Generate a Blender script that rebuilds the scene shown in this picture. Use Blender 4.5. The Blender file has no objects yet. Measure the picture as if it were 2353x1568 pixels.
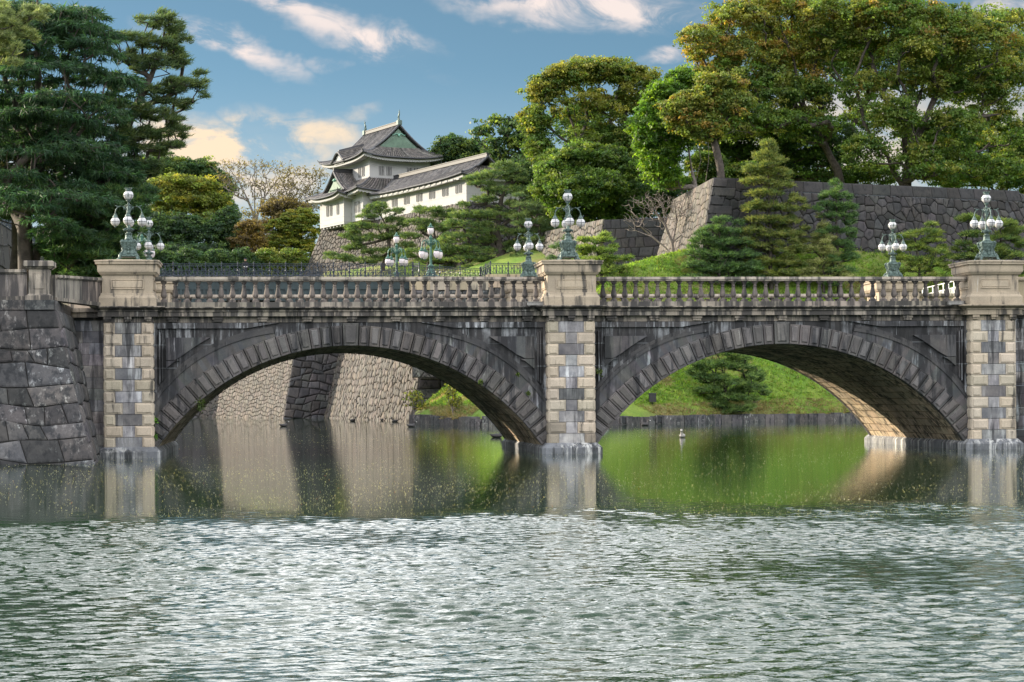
import bpy, math, random
import numpy as np
from mathutils import Vector, Matrix
SC = bpy.context.scene
COL = SC.collection
R = math.radians
# ------------------------------------------------------------ camera
F0, PH, RO = 4734.65, .1142, -.0072
CAM = np.array([-10.8415, -75.5, 2.0302])
YS = 133.13
RT = np.array([math.cos(PH), -math.sin(PH), 0.]); FW = np.array([math.sin(PH), math.cos(PH), 0.]); UP = np.array([0, 0, 1.])
cd = bpy.data.cameras.new('camera'); cam = bpy.data.objects.new('camera', cd); COL.objects.link(cam)
cd.sensor_width = 36; cd.lens = F0/2353*36; cd.shift_y = YS/2353; cd.clip_end = 5000; cd.clip_start = .5
xc = math.cos(RO)*RT+math.sin(RO)*UP; yc = -math.sin(RO)*RT+math.cos(RO)*UP; zc = -FW
cam.matrix_world = Matrix([[xc[i], yc[i], zc[i], CAM[i]] for i in range(3)]+[[0, 0, 0, 1]])
SC.camera = cam
def ray(px, py):
    x = px-1176.5; y = py-784-YS; c, s = math.cos(-RO), math.sin(-RO)
    a, b = x*c-y*s, x*s+y*c
    return a/F0*RT-b/F0*UP+FW
def at(px, py, Y):
    d = ray(px, py); return CAM+d*(Y-CAM[1])/d[1]
def atz(px, py, z):
    d = ray(px, py); return CAM+d*(z-CAM[2])/d[2]
# ------------------------------------------------------------ render / view
SC.view_settings.view_transform = 'Standard'; SC.view_settings.look = 'None'; SC.view_settings.gamma = 1
SC.view_settings.exposure = 1.08
SC.render.engine = 'CYCLES'
# ------------------------------------------------------------ sun + sky
SUN_TO = Vector((-.84, .47, .29)).normalized()
sl = bpy.data.lights.new('sun', 'SUN'); sl.energy = 4.5; sl.angle = R(.6); sl.color = (1, .86, .66)
so = bpy.data.objects.new('sun', sl); COL.objects.link(so); so.rotation_euler = SUN_TO.to_track_quat('Z', 'Y').to_euler()
W = bpy.data.worlds.new('World'); SC.world = W; W.use_nodes = True
class NT:
    def __init__(s, t): s.t = t; s.n = t.nodes; s.l = t.links
    def add(s, k, **kw):
        n = s.n.new(k)
        for a, v in kw.items(): setattr(n, a, v)
        return n
    def put(s, sock, v):
        if isinstance(v, bpy.types.NodeSocket): s.l.new(v, sock)
        elif v is not None:
            if isinstance(v, (tuple, list)) and len(v) == 3 and len(sock.default_value) == 4: v = (*v, 1)
            sock.default_value = v
    def math(s, op, a, b=None, c=None, clamp=False):
        n = s.add('ShaderNodeMath', operation=op, use_clamp=clamp); s.put(n.inputs[0], a)
        if b is not None: s.put(n.inputs[1], b)
        if c is not None: s.put(n.inputs[2], c)
        return n.outputs[0]
    def vmath(s, op, a, b=None):
        n = s.add('ShaderNodeVectorMath', operation=op); s.put(n.inputs[0], a)
        if b is not None: s.put(n.inputs[1], b)
        return n.outputs['Value'] if op in ('LENGTH', 'DOT_PRODUCT') else n.outputs[0]
    def mix(s, f, a, b, mode='MIX'):
        n = s.add('ShaderNodeMix', data_type='RGBA', blend_type=mode); s.put(n.inputs[0], f); s.put(n.inputs[6], a); s.put(n.inputs[7], b)
        return n.outputs[2]
    def noise(s, vec, scale, detail=4, rough=.55, dist=0):
        n = s.add('ShaderNodeTexNoise'); s.put(n.inputs['Vector'], vec); n.inputs['Scale'].default_value = scale
        n.inputs['Detail'].default_value = detail; n.inputs['Roughness'].default_value = rough; n.inputs['Distortion'].default_value = dist
        return n.outputs[0], n.outputs[1]
    def ramp(s, f, lo, hi, a=0., b=1.):
        n = s.add('ShaderNodeMapRange', interpolation_type='SMOOTHSTEP'); s.put(n.inputs[0], f)
        for i, v in ((1, lo), (2, hi), (3, a), (4, b)): n.inputs[i].default_value = v
        return n.outputs[0]
    def sep(s, v):
        n = s.add('ShaderNodeSeparateXYZ'); s.put(n.inputs[0], v); return n.outputs
    def comb(s, x, y, z=0.):
        n = s.add('ShaderNodeCombineXYZ')
        for i, v in enumerate((x, y, z)): s.put(n.inputs[i], v)
        return n.outputs[0]
w = NT(W.node_tree); w.n.clear()
tc = w.add('ShaderNodeTexCoord').outputs['Generated']
dx, dy, dz = w.sep(w.vmath('NORMALIZE', tc))[:3]
sky = w.add('ShaderNodeTexSky', sky_type='NISHITA'); sky.sun_disc = False
sky.sun_elevation = math.asin(SUN_TO.z); sky.sun_rotation = math.atan2(SUN_TO.x, SUN_TO.y); sky.air_density = 1.0; sky.dust_density = .3; sky.ozone_density = 2.2
zz = w.math('ADD', w.math('MULTIPLY', w.math('MAXIMUM', dz, 0.), 2.3), .075)     # look a little higher into the dome: clear air
w.l.new(w.comb(dx, dy, zz), sky.inputs[0])
hyp = w.math('SQRT', w.math('ADD', w.math('MULTIPLY', dx, dx), w.math('MULTIPLY', dy, dy)))
v = w.math('DIVIDE', dz, hyp); u = w.math('ARCTAN2', dx, dy)
uv = w.comb(u, v)
_, nc = w.noise(uv, 14, 5, .6)
_, nc2 = w.noise(w.comb(w.math('MULTIPLY', u, .35), v), 70, 4, .6)
dist = w.vmath('ADD', uv, w.vmath('ADD', w.vmath('MULTIPLY', w.vmath('SUBTRACT', nc, (.5, .5, .5)), (.10, .026, 0)), w.vmath('MULTIPLY', w.vmath('SUBTRACT', nc2, (.5, .5, .5)), (.02, .010, 0))))
def uvpx(px, py):
    d = ray(px, py); return math.atan2(d[0], d[1]), d[2]/math.hypot(d[0], d[1])
dens = None
for (px, py, rx, ry, ang, st) in [(1330, 18, 250, 40, 8, 1.), (1440, 46, 110, 18, 6, .8), (700, 25, 260, 34, 22, .8), (860, 88, 140, 30, 10, 1.), (620, -5, 150, 20, 10, .7), (530, 115, 130, 30, 22, .9), (590, 140, 50, 22, 0, .5),
        (700, 300, 130, 26, 12, .75), (520, 325, 210, 38, 6, 1.2), (480, 350, 220, 36, 0, 1.2), (600, 285, 70, 16, 15, .9), (640, 320, 110, 16, 4, 1.), (720, 142, 60, 14, -10, .3), (1500, 135, 70, 14, 0, .7), (1010, 335, 60, 10, 0, .8), (2350, 20, 90, 40, -10, .8), (790, 262, 60, 12, -10, .3), (2000, 300, 500, 130, 0, .55), (1600,260,120,60,0,.35), (450, 410, 500, 60, 0, .75)]:
    cu, cv = uvpx(px, py); k = 1/F0
    m = w.add('ShaderNodeMapping', vector_type='TEXTURE'); w.put(m.inputs[0], dist)
    m.inputs['Location'].default_value = (cu, cv, 0); m.inputs['Rotation'].default_value = (0, 0, -R(ang)); m.inputs['Scale'].default_value = (rx*k*1.4, ry*k*1.45, 1)
    f = w.ramp(w.vmath('LENGTH', m.outputs[0]), .15, 1.15, st, 0.)
    dens = f if dens is None else w.math('MAXIMUM', dens, f)
wisp, _ = w.noise(w.comb(w.math('MULTIPLY', u, .55), w.math('SUBTRACT', v, w.math('MULTIPLY', u, -.12))), 45, 6, .62, .6)
dens = w.math('MULTIPLY', w.math('MULTIPLY', dens, w.ramp(dy, -.1, .1)), w.ramp(wisp, .36, .60, .04, 1.15))
hi, _ = w.noise(w.comb(u, w.math('MULTIPLY', v, 1.5)), 3.2, 5, .6)
upper = w.math('MULTIPLY', w.math('MULTIPLY', w.ramp(v, .193, .25), w.ramp(v, .50, 1.3, 1., .45)), w.math('MAXIMUM', w.ramp(hi, .38, .58, .12, 1.), w.ramp(dy, .15, -.4, 0., 1.)))       # bright cloud sheet overhead, above the picture; added brightness behind the camera fills shaded faces
low = w.ramp(v, .04, .165, 1, 0)
skyc = w.mix(1., sky.outputs[0], (.92, 1.02, .86), 'MULTIPLY')
skyc = w.mix(w.math('MULTIPLY', low, .72), skyc, (3.35, 3.65, 3.75))
warm = w.ramp(v, .130, .160, 1, 0)
warm = w.math('MULTIPLY', warm, w.ramp(v, .07, .115))
ccol = w.mix(warm, (5.2, 4.5, 4.2), (5.7, 4.5, 3.2))
full = w.mix(w.math('MINIMUM', dens, .97), skyc, ccol)
full = w.mix(upper, full, (20., 19.9, 20.))
bg = w.add('ShaderNodeBackground'); w.put(bg.inputs[0], full); bg.inputs[1].default_value = .09
w.l.new(bg.outputs[0], w.add('ShaderNodeOutputWorld').inputs[0])

# ------------------------------------------------------------ tags
def tag(o, label=None, cat=None, group=None, kind=None):
    for k, v_ in (('label', label), ('category', cat), ('group', group), ('kind', kind)):
        if v_: o[k] = v_
    return o
def empty(name, loc=(0, 0, 0), label=None, cat=None, group=None):
    o = bpy.data.objects.new(name, None); COL.objects.link(o); o.location = loc; o.empty_display_size = .2
    return tag(o, label, cat, group)
def copy_tree(o, parent=None):
    c = o.copy(); COL.objects.link(c); c.parent = parent
    for ch in [x for x in COL.objects if x.parent == o]: copy_tree(ch, c)
    return c

# ------------------------------------------------------------ materials
def newmat(name):
    m = bpy.data.materials.new(name); m.use_nodes = True; t = NT(m.node_tree); t.n.clear()
    out = t.add('ShaderNodeOutputMaterial'); return m, t, out
def attr(t):
    return t.add('ShaderNodeVertexColor', layer_name='col').outputs[0]
def stone(name, c1, c2, dark=(.02, .022, .026), light=None, dk=.5, lt=.3, rough=.8, bump=.02, grain=35, sc=1.3, strk=1., brick=False):
    m, t, out = newmat(name)
    p = t.add('ShaderNodeNewGeometry').outputs['Position']
    n1, _ = t.noise(p, sc, 6, .65); n0, _ = t.noise(p, .35, 3)
    c = t.mix(t.ramp(n1, .3, .7), c1, c2)
    st = t.vmath('MULTIPLY', p, (3.2, 3.2, .32*strk))
    n2, _ = t.noise(st, 1.1, 5, .6)
    k = t.ramp(t.math('ADD', n2, t.math('MULTIPLY', n0, .35)), .78-.25*dk, .9-.2*dk)
    c = t.mix(t.math('MULTIPLY', k, .88), c, dark)
    if light:
        n3, _ = t.noise(t.vmath('ADD', st, (7.3, 3.1, 9.7)), 1.7, 6, .7)
        n4, _ = t.noise(p, .8, 4)
        k2 = t.math('MULTIPLY', t.ramp(n3, .66-.25*lt, .78-.2*lt), t.ramp(n4, .4, .62))
        c = t.mix(t.math('MULTIPLY', k2, .75), c, light)
    if brick:
        px_, py_, pz_ = t.sep(p)[:3]; br = t.add('ShaderNodeTexBrick'); t.put(br.inputs['Vector'], t.comb(px_, t.math('ADD', pz_, .12)))
        for k_, v_ in (('Scale', 1.), ('Mortar Size', .012), ('Mortar Smooth', .3), ('Brick Width', 1.25), ('Row Height', .84)): br.inputs[k_].default_value = v_
        br.inputs['Color1'].default_value = (.8, .8, .8, 1); br.inputs['Color2'].default_value = (1.35, 1.3, 1.25, 1); br.inputs['Mortar'].default_value = (1, 1, 1, 1)
        c = t.mix(1., c, br.outputs['Color'], 'MULTIPLY'); mn, _ = t.noise(p, 1.3, 3); c = t.mix(t.math('MULTIPLY', br.outputs['Fac'], t.ramp(mn, .35, .6, .15, .9)), c, (.24, .26, .28))
    g, _ = t.noise(p, grain, 3, .7)
    c = t.mix(1., c, t.mix(g, (.62, .62, .62), (1.38, 1.38, 1.38)), 'MULTIPLY')
    c = t.mix(1., c, attr(t), 'MULTIPLY')
    b = t.add('ShaderNodeBump'); b.inputs['Strength'].default_value = .9; b.inputs['Distance'].default_value = bump
    g2, _ = t.noise(p, grain*.45, 5, .7)
    t.put(b.inputs['Height'], t.math('ADD', g2, n1))
    s = t.add('ShaderNodeBsdfPrincipled'); t.put(s.inputs['Base Color'], c); s.inputs['Roughness'].default_value = rough
    t.put(s.inputs['Normal'], b.outputs[0]); t.l.new(s.outputs[0], out.inputs[0]); return m
def plain(name, c, rough=.5, metal=0., var=.25, sc=9, bump=0., col2=None):
    m, t, out = newmat(name)
    p = t.add('ShaderNodeNewGeometry').outputs['Position']
    n, _ = t.noise(p, sc, 5, .65)
    cc = t.mix(t.ramp(n, .3, .7), tuple(x*(1-var) for x in c), col2 or tuple(min(1, x*(1+var)) for x in c))
    cc = t.mix(1., cc, attr(t), 'MULTIPLY')
    s = t.add('ShaderNodeBsdfPrincipled'); t.put(s.inputs['Base Color'], cc); s.inputs['Roughness'].default_value = rough; s.inputs['Metallic'].default_value = metal
    if bump:
        b = t.add('ShaderNodeBump'); b.inputs['Distance'].default_value = bump; t.put(b.inputs['Height'], n); t.put(s.inputs['Normal'], b.outputs[0])
    t.l.new(s.outputs[0], out.inputs[0]); return m
def leafmat(name, trans=.35, rough=.5):
    m, t, out = newmat(name); c = attr(t)
    s = t.add('ShaderNodeBsdfPrincipled'); t.put(s.inputs['Base Color'], c); s.inputs['Roughness'].default_value = rough; s.inputs['Specular IOR Level'].default_value = .35
    tr = t.add('ShaderNodeBsdfTranslucent'); t.put(tr.inputs[0], t.mix(1., c, (1.5, 1.5, .7), 'MULTIPLY'))
    mx = t.add('ShaderNodeMixShader'); mx.inputs[0].default_value = trans; t.l.new(s.outputs[0], mx.inputs[1]); t.l.new(tr.outputs[0], mx.inputs[2])
    t.l.new(mx.outputs[0], out.inputs[0]); return m
MT = {}
MT['tan'] = stone('tan_granite', (.40, .33, .245), (.30, .25, .19), (.035, .034, .034), (.5, .47, .42), dk=.34, lt=.2, bump=.006)
MT['trim'] = stone('weathered_trim_granite', (.33, .285, .235), (.21, .185, .155), (.022, .022, .024), (.50, .48, .45), dk=.85, lt=.35, bump=.006)
MT['quoin'] = stone('quoin_granite', (.50, .43, .34), (.38, .33, .26), (.05, .048, .045), (.55, .52, .46), dk=.18, lt=.15, bump=.012, grain=28)
MT['fill'] = stone('pier_infill_granite', (.30, .29, .29), (.14, .14, .155), (.05, .05, .055), (.62, .62, .62), dk=.35, lt=.75, bump=.004, sc=2.2)
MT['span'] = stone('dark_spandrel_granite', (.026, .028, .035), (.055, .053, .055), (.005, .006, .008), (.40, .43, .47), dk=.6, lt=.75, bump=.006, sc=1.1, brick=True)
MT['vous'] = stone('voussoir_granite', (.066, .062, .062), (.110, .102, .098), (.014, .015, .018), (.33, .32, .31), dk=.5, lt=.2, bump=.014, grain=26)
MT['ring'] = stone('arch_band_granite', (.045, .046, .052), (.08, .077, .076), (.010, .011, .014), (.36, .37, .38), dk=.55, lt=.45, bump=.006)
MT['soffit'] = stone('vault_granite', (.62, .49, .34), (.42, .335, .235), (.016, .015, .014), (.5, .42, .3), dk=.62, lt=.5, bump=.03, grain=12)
MT['balu'] = stone('baluster_granite', (.085, .072, .068), (.155, .13, .115), (.022, .022, .024), (.32, .30, .29), dk=.6, lt=.25, bump=.003, sc=3)
MT['foot'] = stone('footing_granite', (.17, .18, .20), (.10, .105, .115), (.025, .028, .032), (.62, .62, .60), dk=.5, lt=.8, bump=.006)
MT['ash'] = stone('embankment_andesite', (.050, .049, .053), (.10, .092, .09), (.016, .018, .022), (.42, .42, .41), dk=.5, lt=.5, bump=.03, grain=14, sc=1.7, strk=6)
MT['ishi'] = stone('castle_stone_shade_tone', (.036, .036, .040), (.072, .066, .066), (.012, .013, .016), (.2, .2, .2), dk=.3, lt=.2, bump=.03, grain=6, sc=.8, strk=5)  # wall stone for faces turned from the sun, shade put into the colour
MT['ishl'] = stone('castle_stone_sun_tone', (.25, .215, .18), (.16, .14, .125), (.05, .045, .04), (.36, .32, .27), dk=.25, lt=.3, bump=.04, grain=5, sc=.8, strk=5)  # same wall stone for sun-facing sides, sunlight put into the colour
MT['rail'] = stone('handrail_granite', (.42, .36, .30), (.30, .26, .22), (.04, .04, .04), (.5, .48, .44), dk=.6, lt=.25, bump=.004)
MT['joint'] = plain('dark_joint_earth', (.022, .021, .02), .95)  # even dark earth colour behind the stone joints
MT['plaster'] = plain('white_plaster', (.34, .34, .345), .8, 0, .035, .7)
MT['plasterline'] = plain('grey_plaster_groove', (.30, .30, .31), .9)
MT['shutter'] = plain('grey_window_recess', (.055, .055, .06), .8)
MT['tile'] = plain('dark_roof_tile', (.06, .058, .062), .6, 0, .5, 2.5, col2=(.13, .118, .11))
MT['tileedge'] = plain('roof_tile_edge', (.05, .052, .062), .5, 0, .3, 6)
MT['copper'] = plain('green_copper_gable', (.13, .20, .16), .6, 0, .25, 1.5)
MT['bronze'] = plain('verdigris_bronze', (.05, .085, .080), .5, .3, .45, 14, .004, col2=(.13, .19, .175))
MT['bronze2'] = plain('green_iron_lamp', (.045, .12, .098), .5, .2, .35, 8)
MT['iron'] = plain('black_blue_iron', (.020, .030, .048), .4, .2, .3, 8)
MT['girder'] = plain('dark_teal_girder_paint', (.018, .034, .040), .55, 0, .3, 1.5)
MT['bark'] = plain('dark_bark', (.055, .045, .038), .9, 0, .45, 3, .03)
MT['barkl'] = plain('grey_bark', (.16, .135, .12), .9, 0, .4, 3, .02)
MT['leaf'] = leafmat('broad_leaves', .5); MT['needle'] = leafmat('pine_needles', .42, .55)
MT['white'] = plain('white_paint', (.75, .74, .72), .5)
MT['blackp'] = plain('black_plastic', (.015, .015, .017), .5)
MT['navy'] = plain('navy_uniform', (.02, .025, .045), .8); MT['skin'] = plain('skin', (.45, .27, .19), .6)
def globemat(name, c):
    m, t, out = newmat(name); s = t.add('ShaderNodeBsdfPrincipled')
    t.put(s.inputs['Base Color'], c); s.inputs['Roughness'].default_value = .18; s.inputs['Subsurface Weight'].default_value = .0
    t.l.new(s.outputs[0], out.inputs[0]); return m
MT['globe'] = globemat('milk_glass', (.50, .495, .51)); MT['urn'] = globemat('pinkish_milk_glass', (.60, .54, .57))
def grassmat():
    m, t, out = newmat('lawn_grass'); p = t.add('ShaderNodeNewGeometry').outputs['Position']
    n, _ = t.noise(p, .35, 5, .6); n2, _ = t.noise(p, 6, 5, .75); n3, _ = t.noise(p, .12, 3)
    c = t.mix(t.ramp(n, .35, .65), (.12, .24, .02), (.20, .29, .035))
    c = t.mix(t.math('MULTIPLY', t.ramp(n3, .46, .62), .75), c, (.20, .17, .07))
    c = t.mix(1., c, t.mix(n2, (.35, .4, .4), (1.7, 1.6, 1.5)), 'MULTIPLY')
    s = t.add('ShaderNodeBsdfPrincipled'); t.put(s.inputs['Base Color'], c); s.inputs['Roughness'].default_value = .85
    b = t.add('ShaderNodeBump'); b.inputs['Distance'].default_value = .25; t.put(b.inputs['Height'], n2); t.put(s.inputs['Normal'], b.outputs[0])
    t.l.new(s.outputs[0], out.inputs[0]); return m
MT['grass'] = grassmat()
def watermat():
    m, t, out = newmat('moat_water'); p = t.add('ShaderNodeNewGeometry').outputs['Position']
    x, y, z = t.sep(p)[:3]
    calm = t.ramp(y, -45., -35., 0., 1.)
    a, _ = t.noise(t.vmath('MULTIPLY', p, (1.3, 4.2, 1)), 1.6, 3, .5)
    b2, _ = t.noise(t.vmath('MULTIPLY', p, (1, 2.6, 1)), .8, 2, .5)
    f, _ = t.noise(t.vmath('MULTIPLY', p, (1, 1.8, 1)), 11, 2, .5)
    h = t.math('ADD', t.math('MULTIPLY', a, t.math('MULTIPLY_ADD', calm, .0019, .0)), t.math('MULTIPLY', b2, t.math('MULTIPLY', calm, .0012)))
    h = t.math('ADD', h, t.math('MULTIPLY', f, t.math('MULTIPLY_ADD', calm, -.0037, .004)))
    b = t.add('ShaderNodeBump'); b.inputs['Strength'].default_value = 1; b.inputs['Distance'].default_value = 1.; t.put(b.inputs['Height'], h)
    s = t.add('ShaderNodeBsdfPrincipled'); n, _ = t.noise(p, .05, 3)
    t.put(s.inputs['Base Color'], t.mix(n, (.005, .024, .010), (.009, .036, .012))); s.inputs['Roughness'].default_value = .018; s.inputs['IOR'].default_value = 1.36
    t.put(s.inputs['Normal'], b.outputs[0]); t.l.new(s.outputs[0], out.inputs[0]); return m
MT['water'] = watermat()

# ------------------------------------------------------------ mesh builder
rnd = random.Random(5); RG = np.random.default_rng(7)
class MB:
    def __init__(s): s.v = []; s.f = []; s.c = []
    def poly(s, pts, c=(1, 1, 1)):
        i = len(s.v); s.v += [tuple(p) for p in pts]; s.f.append(tuple(range(i, i+len(pts)))); s.c.append(c)
    def faces(s, pts, fs, c=(1, 1, 1)):
        i = len(s.v); s.v += [tuple(p) for p in pts]
        for f in fs: s.f.append(tuple(i+k for k in f)); s.c.append(c)
    def box(s, x0, x1, y0, y1, z0, z1, c=(1, 1, 1), M=None):
        p = [(x, y, z) for z in (z0, z1) for y in (y0, y1) for x in (x0, x1)]
        if M: p = [M(*q) for q in p]
        s.faces(p, [(0, 2, 3, 1), (4, 5, 7, 6), (0, 1, 5, 4), (2, 6, 7, 3), (0, 4, 6, 2), (1, 3, 7, 5)], c)
    def prism(s, poly, y0, y1, c=(1, 1, 1), M=None):       # poly in (x,z), extruded in y
        n = len(poly); p = [(a, y0, b) for a, b in poly]+[(a, y1, b) for a, b in poly]
        if M: p = [M(*q) for q in p]
        s.faces(p, [tuple(range(n)), tuple(range(2*n-1, n-1, -1))]+[(i, (i+1) % n, n+(i+1) % n, n+i) for i in range(n)], c)
    def lathe(s, prof, n=16, o=(0, 0, 0), sq=False, c=(1, 1, 1), rot=0.):
        pts = []
        for r, z in prof:
            for k in range(n):
                a = 2*math.pi*k/n+(math.pi/n if sq else 0)+rot
                pts.append((o[0]+r*math.cos(a), o[1]+r*math.sin(a), o[2]+z))
        fs = []
        for j in range(len(prof)-1):
            for k in range(n): fs.append((j*n+k, j*n+(k+1) % n, (j+1)*n+(k+1) % n, (j+1)*n+k))
        fs.append(tuple(range(n-1, -1, -1))); fs.append(tuple((len(prof)-1)*n+k for k in range(n)))
        s.faces(pts, fs, c)
    def tube(s, path, rad, n=6, c=(1, 1, 1), closed=False):
        P = [np.array(p, float) for p in path]; m = len(P); pts = []
        rads = rad if hasattr(rad, '__len__') else [rad]*m
        ref = None
        for i in range(m):
            if closed: d = P[(i+1) % m]-P[i-1]
            else: d = P[min(i+1, m-1)]-P[max(i-1, 0)]
            d = d/(np.linalg.norm(d)+1e-9)
            if ref is None: ref = np.array([0, 0, 1.]) if abs(d[2]) < .9 else np.array([1., 0, 0])
            a = np.cross(d, ref); a /= np.linalg.norm(a)+1e-9; b = np.cross(d, a); ref = np.cross(a, d) if False else ref
            if abs(np.dot(d, ref)) > .97: ref = a
            for k in range(n):
                t = 2*math.pi*k/n; pts.append(P[i]+rads[i]*(math.cos(t)*a+math.sin(t)*b))
        fs = []
        for i in range(m if closed else m-1):
            j = (i+1) % m
            for k in range(n): fs.append((i*n+k, i*n+(k+1) % n, j*n+(k+1) % n, j*n+k))
        if not closed: fs += [tuple(range(n)), tuple((m-1)*n+k for k in range(n-1, -1, -1))]
        s.faces(pts, fs, c)
    def sphere(s, o, r, n=14, m=9, sz=1., c=(1, 1, 1), sx=1., sy=1.):
        pts = []; fs = []
        for j in range(m+1):
            a = math.pi*j/m-math.pi/2
            for k in range(n):
                t = 2*math.pi*k/n; pts.append((o[0]+sx*r*math.cos(a)*math.cos(t), o[1]+sy*r*math.cos(a)*math.sin(t), o[2]+sz*r*math.sin(a)))
        for j in range(m):
            for k in range(n): fs.append((j*n+k, j*n+(k+1) % n, (j+1)*n+(k+1) % n, (j+1)*n+k))
        s.faces(pts, fs, c)
    def build(s, name, mat, parent=None, smooth=False, off=None):
        me = bpy.data.meshes.new(name)
        me.from_pydata(s.v, [], s.f); me.materials.append(MT[mat] if isinstance(mat, str) else mat)
        ca = me.color_attributes.new('col', 'FLOAT_COLOR', 'CORNER')
        arr = np.ones((len(me.loops), 4), np.float32)
        ln = np.array([len(f) for f in s.f]); arr[:, :3] = np.repeat(np.array(s.c, np.float32).reshape(-1, 3), ln, 0)
        ca.data.foreach_set('color', arr.ravel())
        if smooth: me.polygons.foreach_set('use_smooth', np.ones(len(me.polygons), bool))
        me.update()
        o = bpy.data.objects.new(name, me); COL.objects.link(o)
        if parent: o.parent = parent
        if off is not None: o.location = off
        return o
def fastmesh(name, V, n, Cc, mat, parent=None):     # V (N*n,3), polygons of n corners, Cc (N*n,3)
    N = len(V)//n; me = bpy.data.meshes.new(name)
    me.vertices.add(N*n); me.vertices.foreach_set('co', V.astype(np.float32).ravel())
    me.loops.add(N*n); me.loops.foreach_set('vertex_index', np.arange(N*n, dtype=np.int32))
    me.polygons.add(N); me.polygons.foreach_set('loop_start', np.arange(0, N*n, n, dtype=np.int32))
    me.materials.append(MT[mat]); ca = me.color_attributes.new('col', 'FLOAT_COLOR', 'POINT')
    a = np.ones((N*n, 4), np.float32); a[:, :3] = Cc; ca.data.foreach_set('color', a.ravel())
    me.update(calc_edges=True); o = bpy.data.objects.new(name, me); COL.objects.link(o)
    if parent: o.parent = parent
    return o

# ------------------------------------------------------------ masonry
def inset(poly, d):
    n = len(poly); A = sum(poly[i][0]*poly[(i+1) % n][1]-poly[(i+1) % n][0]*poly[i][1] for i in range(n))/2
    sg = 1 if A > 0 else -1; L = []
    for i in range(n):
        x0, y0 = poly[i]; x1, y1 = poly[(i+1) % n]; dx_, dy_ = x1-x0, y1-y0; l = math.hypot(dx_, dy_)+1e-9
        nx, ny = -dy_/l*sg, dx_/l*sg; L.append((x0+nx*d, y0+ny*d, dx_/l, dy_/l))
    out = []
    cx = sum(p[0] for p in poly)/n; cy = sum(p[1] for p in poly)/n
    for i in range(n):
        a = L[i-1]; b = L[i]; den = a[2]*b[3]-a[3]*b[2]
        if abs(den) < .12: q = (b[0], b[1])
        else:
            t = ((b[0]-a[0])*b[3]-(b[1]-a[1])*b[2])/den; q = (a[0]+a[2]*t, a[1]+a[3]*t)
        o = poly[i]
        if math.hypot(q[0]-o[0], q[1]-o[1]) > 4*d or (q[0]-o[0])*(cx-o[0])+(q[1]-o[1])*(cy-o[1]) < 0:
            l = math.hypot(cx-o[0], cy-o[1])+1e-9; q = (o[0]+(cx-o[0])/l*min(d*1.3, l*.5), o[1]+(cy-o[1])/l*min(d*1.3, l*.5))
        out.append(q)
    return out
def raised(mb, poly, M, tiers, c):
    """poly (u,v); M(u,v,h)->xyz ; tiers [(inset,height),...]"""
    rings = [[M(*p, tiers[0][1]) for p in (inset(poly, tiers[0][0]) if tiers[0][0] > 0 else poly)]]
    for d, h in tiers[1:]: rings.append([M(*p, h) for p in inset(poly, d)])
    n = len(poly); fs = []
    for j in range(len(rings)-1):
        for i in range(n): fs.append((j*n+i, j*n+(i+1) % n, (j+1)*n+(i+1) % n, (j+1)*n+i))
    fs.append(tuple((len(rings)-1)*n+i for i in range(n)))
    mb.faces([p for r in rings for p in r], fs, c)
def cells_rows(L, H, rh, wm, jit=.25, seed=1, wavy=.12):
    r = random.Random(seed); nr = max(1, round(H/rh)); rh = H/nr; ph = [r.uniform(0, 6) for _ in range(nr+1)]; out = []
    def B(j, u_):
        if j == 0: return 0.
        if j == nr: return H
        return j*rh+wavy*rh*(math.sin(u_*.9/wm+ph[j])+.6*math.sin(u_*2.1/wm+2*ph[j]))
    for j in range(nr):
        x = 0.; first = True
        while x < L-1e-6:
            w_ = wm*r.uniform(1-jit*1.6, 1+jit*1.6)
            if L-x-w_ < wm*.45: w_ = L-x
            x1 = min(L, x+w_); lean = r.uniform(-jit, jit)*rh*.35
            l0 = 0 if x < 1e-6 else prev
            l1 = 0 if x1 > L-1e-6 else lean
            out.append([(x-l0, B(j, x)), (x1-l1, B(j, x1)), (x1+l1, B(j+1, x1)), (x+l0, B(j+1, x))]); prev = lean; x = x1
    return out
def cells_vor(L, H, s, jit=.42, seed=1, asp=1.):
    r = random.Random(seed); nx = max(1, round(L/(s*asp))); ny = max(1, round(H/s)); P = {}
    for j in range(-2, ny+2):
        for i in range(-2, nx+2): P[i, j] = ((i+.5+(.5 if j % 2 else 0)*.7+r.uniform(-jit, jit))*L/nx, (j+.5+r.uniform(-jit, jit))*H/ny)
    out = []
    for (i, j), (x, y) in P.items():
        poly = [(0, 0), (L, 0), (L, H), (0, H)]
        for a in range(-2, 3):
            for b in range(-2, 3):
                if (a, b) == (0, 0) or (i+a, j+b) not in P: continue
                qx, qy = P[i+a, j+b]; mx_, my_ = (x+qx)/2, (y+qy)/2; nx_, ny_ = qx-x, qy-y; new = []
                for k in range(len(poly)):
                    p, q = poly[k], poly[(k+1) % len(poly)]
                    dp = (p[0]-mx_)*nx_+(p[1]-my_)*ny_; dq = (q[0]-mx_)*nx_+(q[1]-my_)*ny_
                    if dp <= 0: new.append(p)
                    if dp*dq < 0: t = dp/(dp-dq); new.append((p[0]+(q[0]-p[0])*t, p[1]+(q[1]-p[1])*t))
                poly = new
                if len(poly) < 3: break
            if len(poly) < 3: break
        if len(poly) >= 3:
            pp = [p for k, p in enumerate(poly) if math.hypot(p[0]-poly[k-1][0], p[1]-poly[k-1][1]) > .03*s]
            if len(pp) >= 3:
                ar = abs(sum(pp[k][0]*pp[(k+1) % len(pp)][1]-pp[(k+1) % len(pp)][0]*pp[k][1] for k in range(len(pp))))/2
                if ar > .05*s*s: out.append(pp)
    return out
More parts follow.
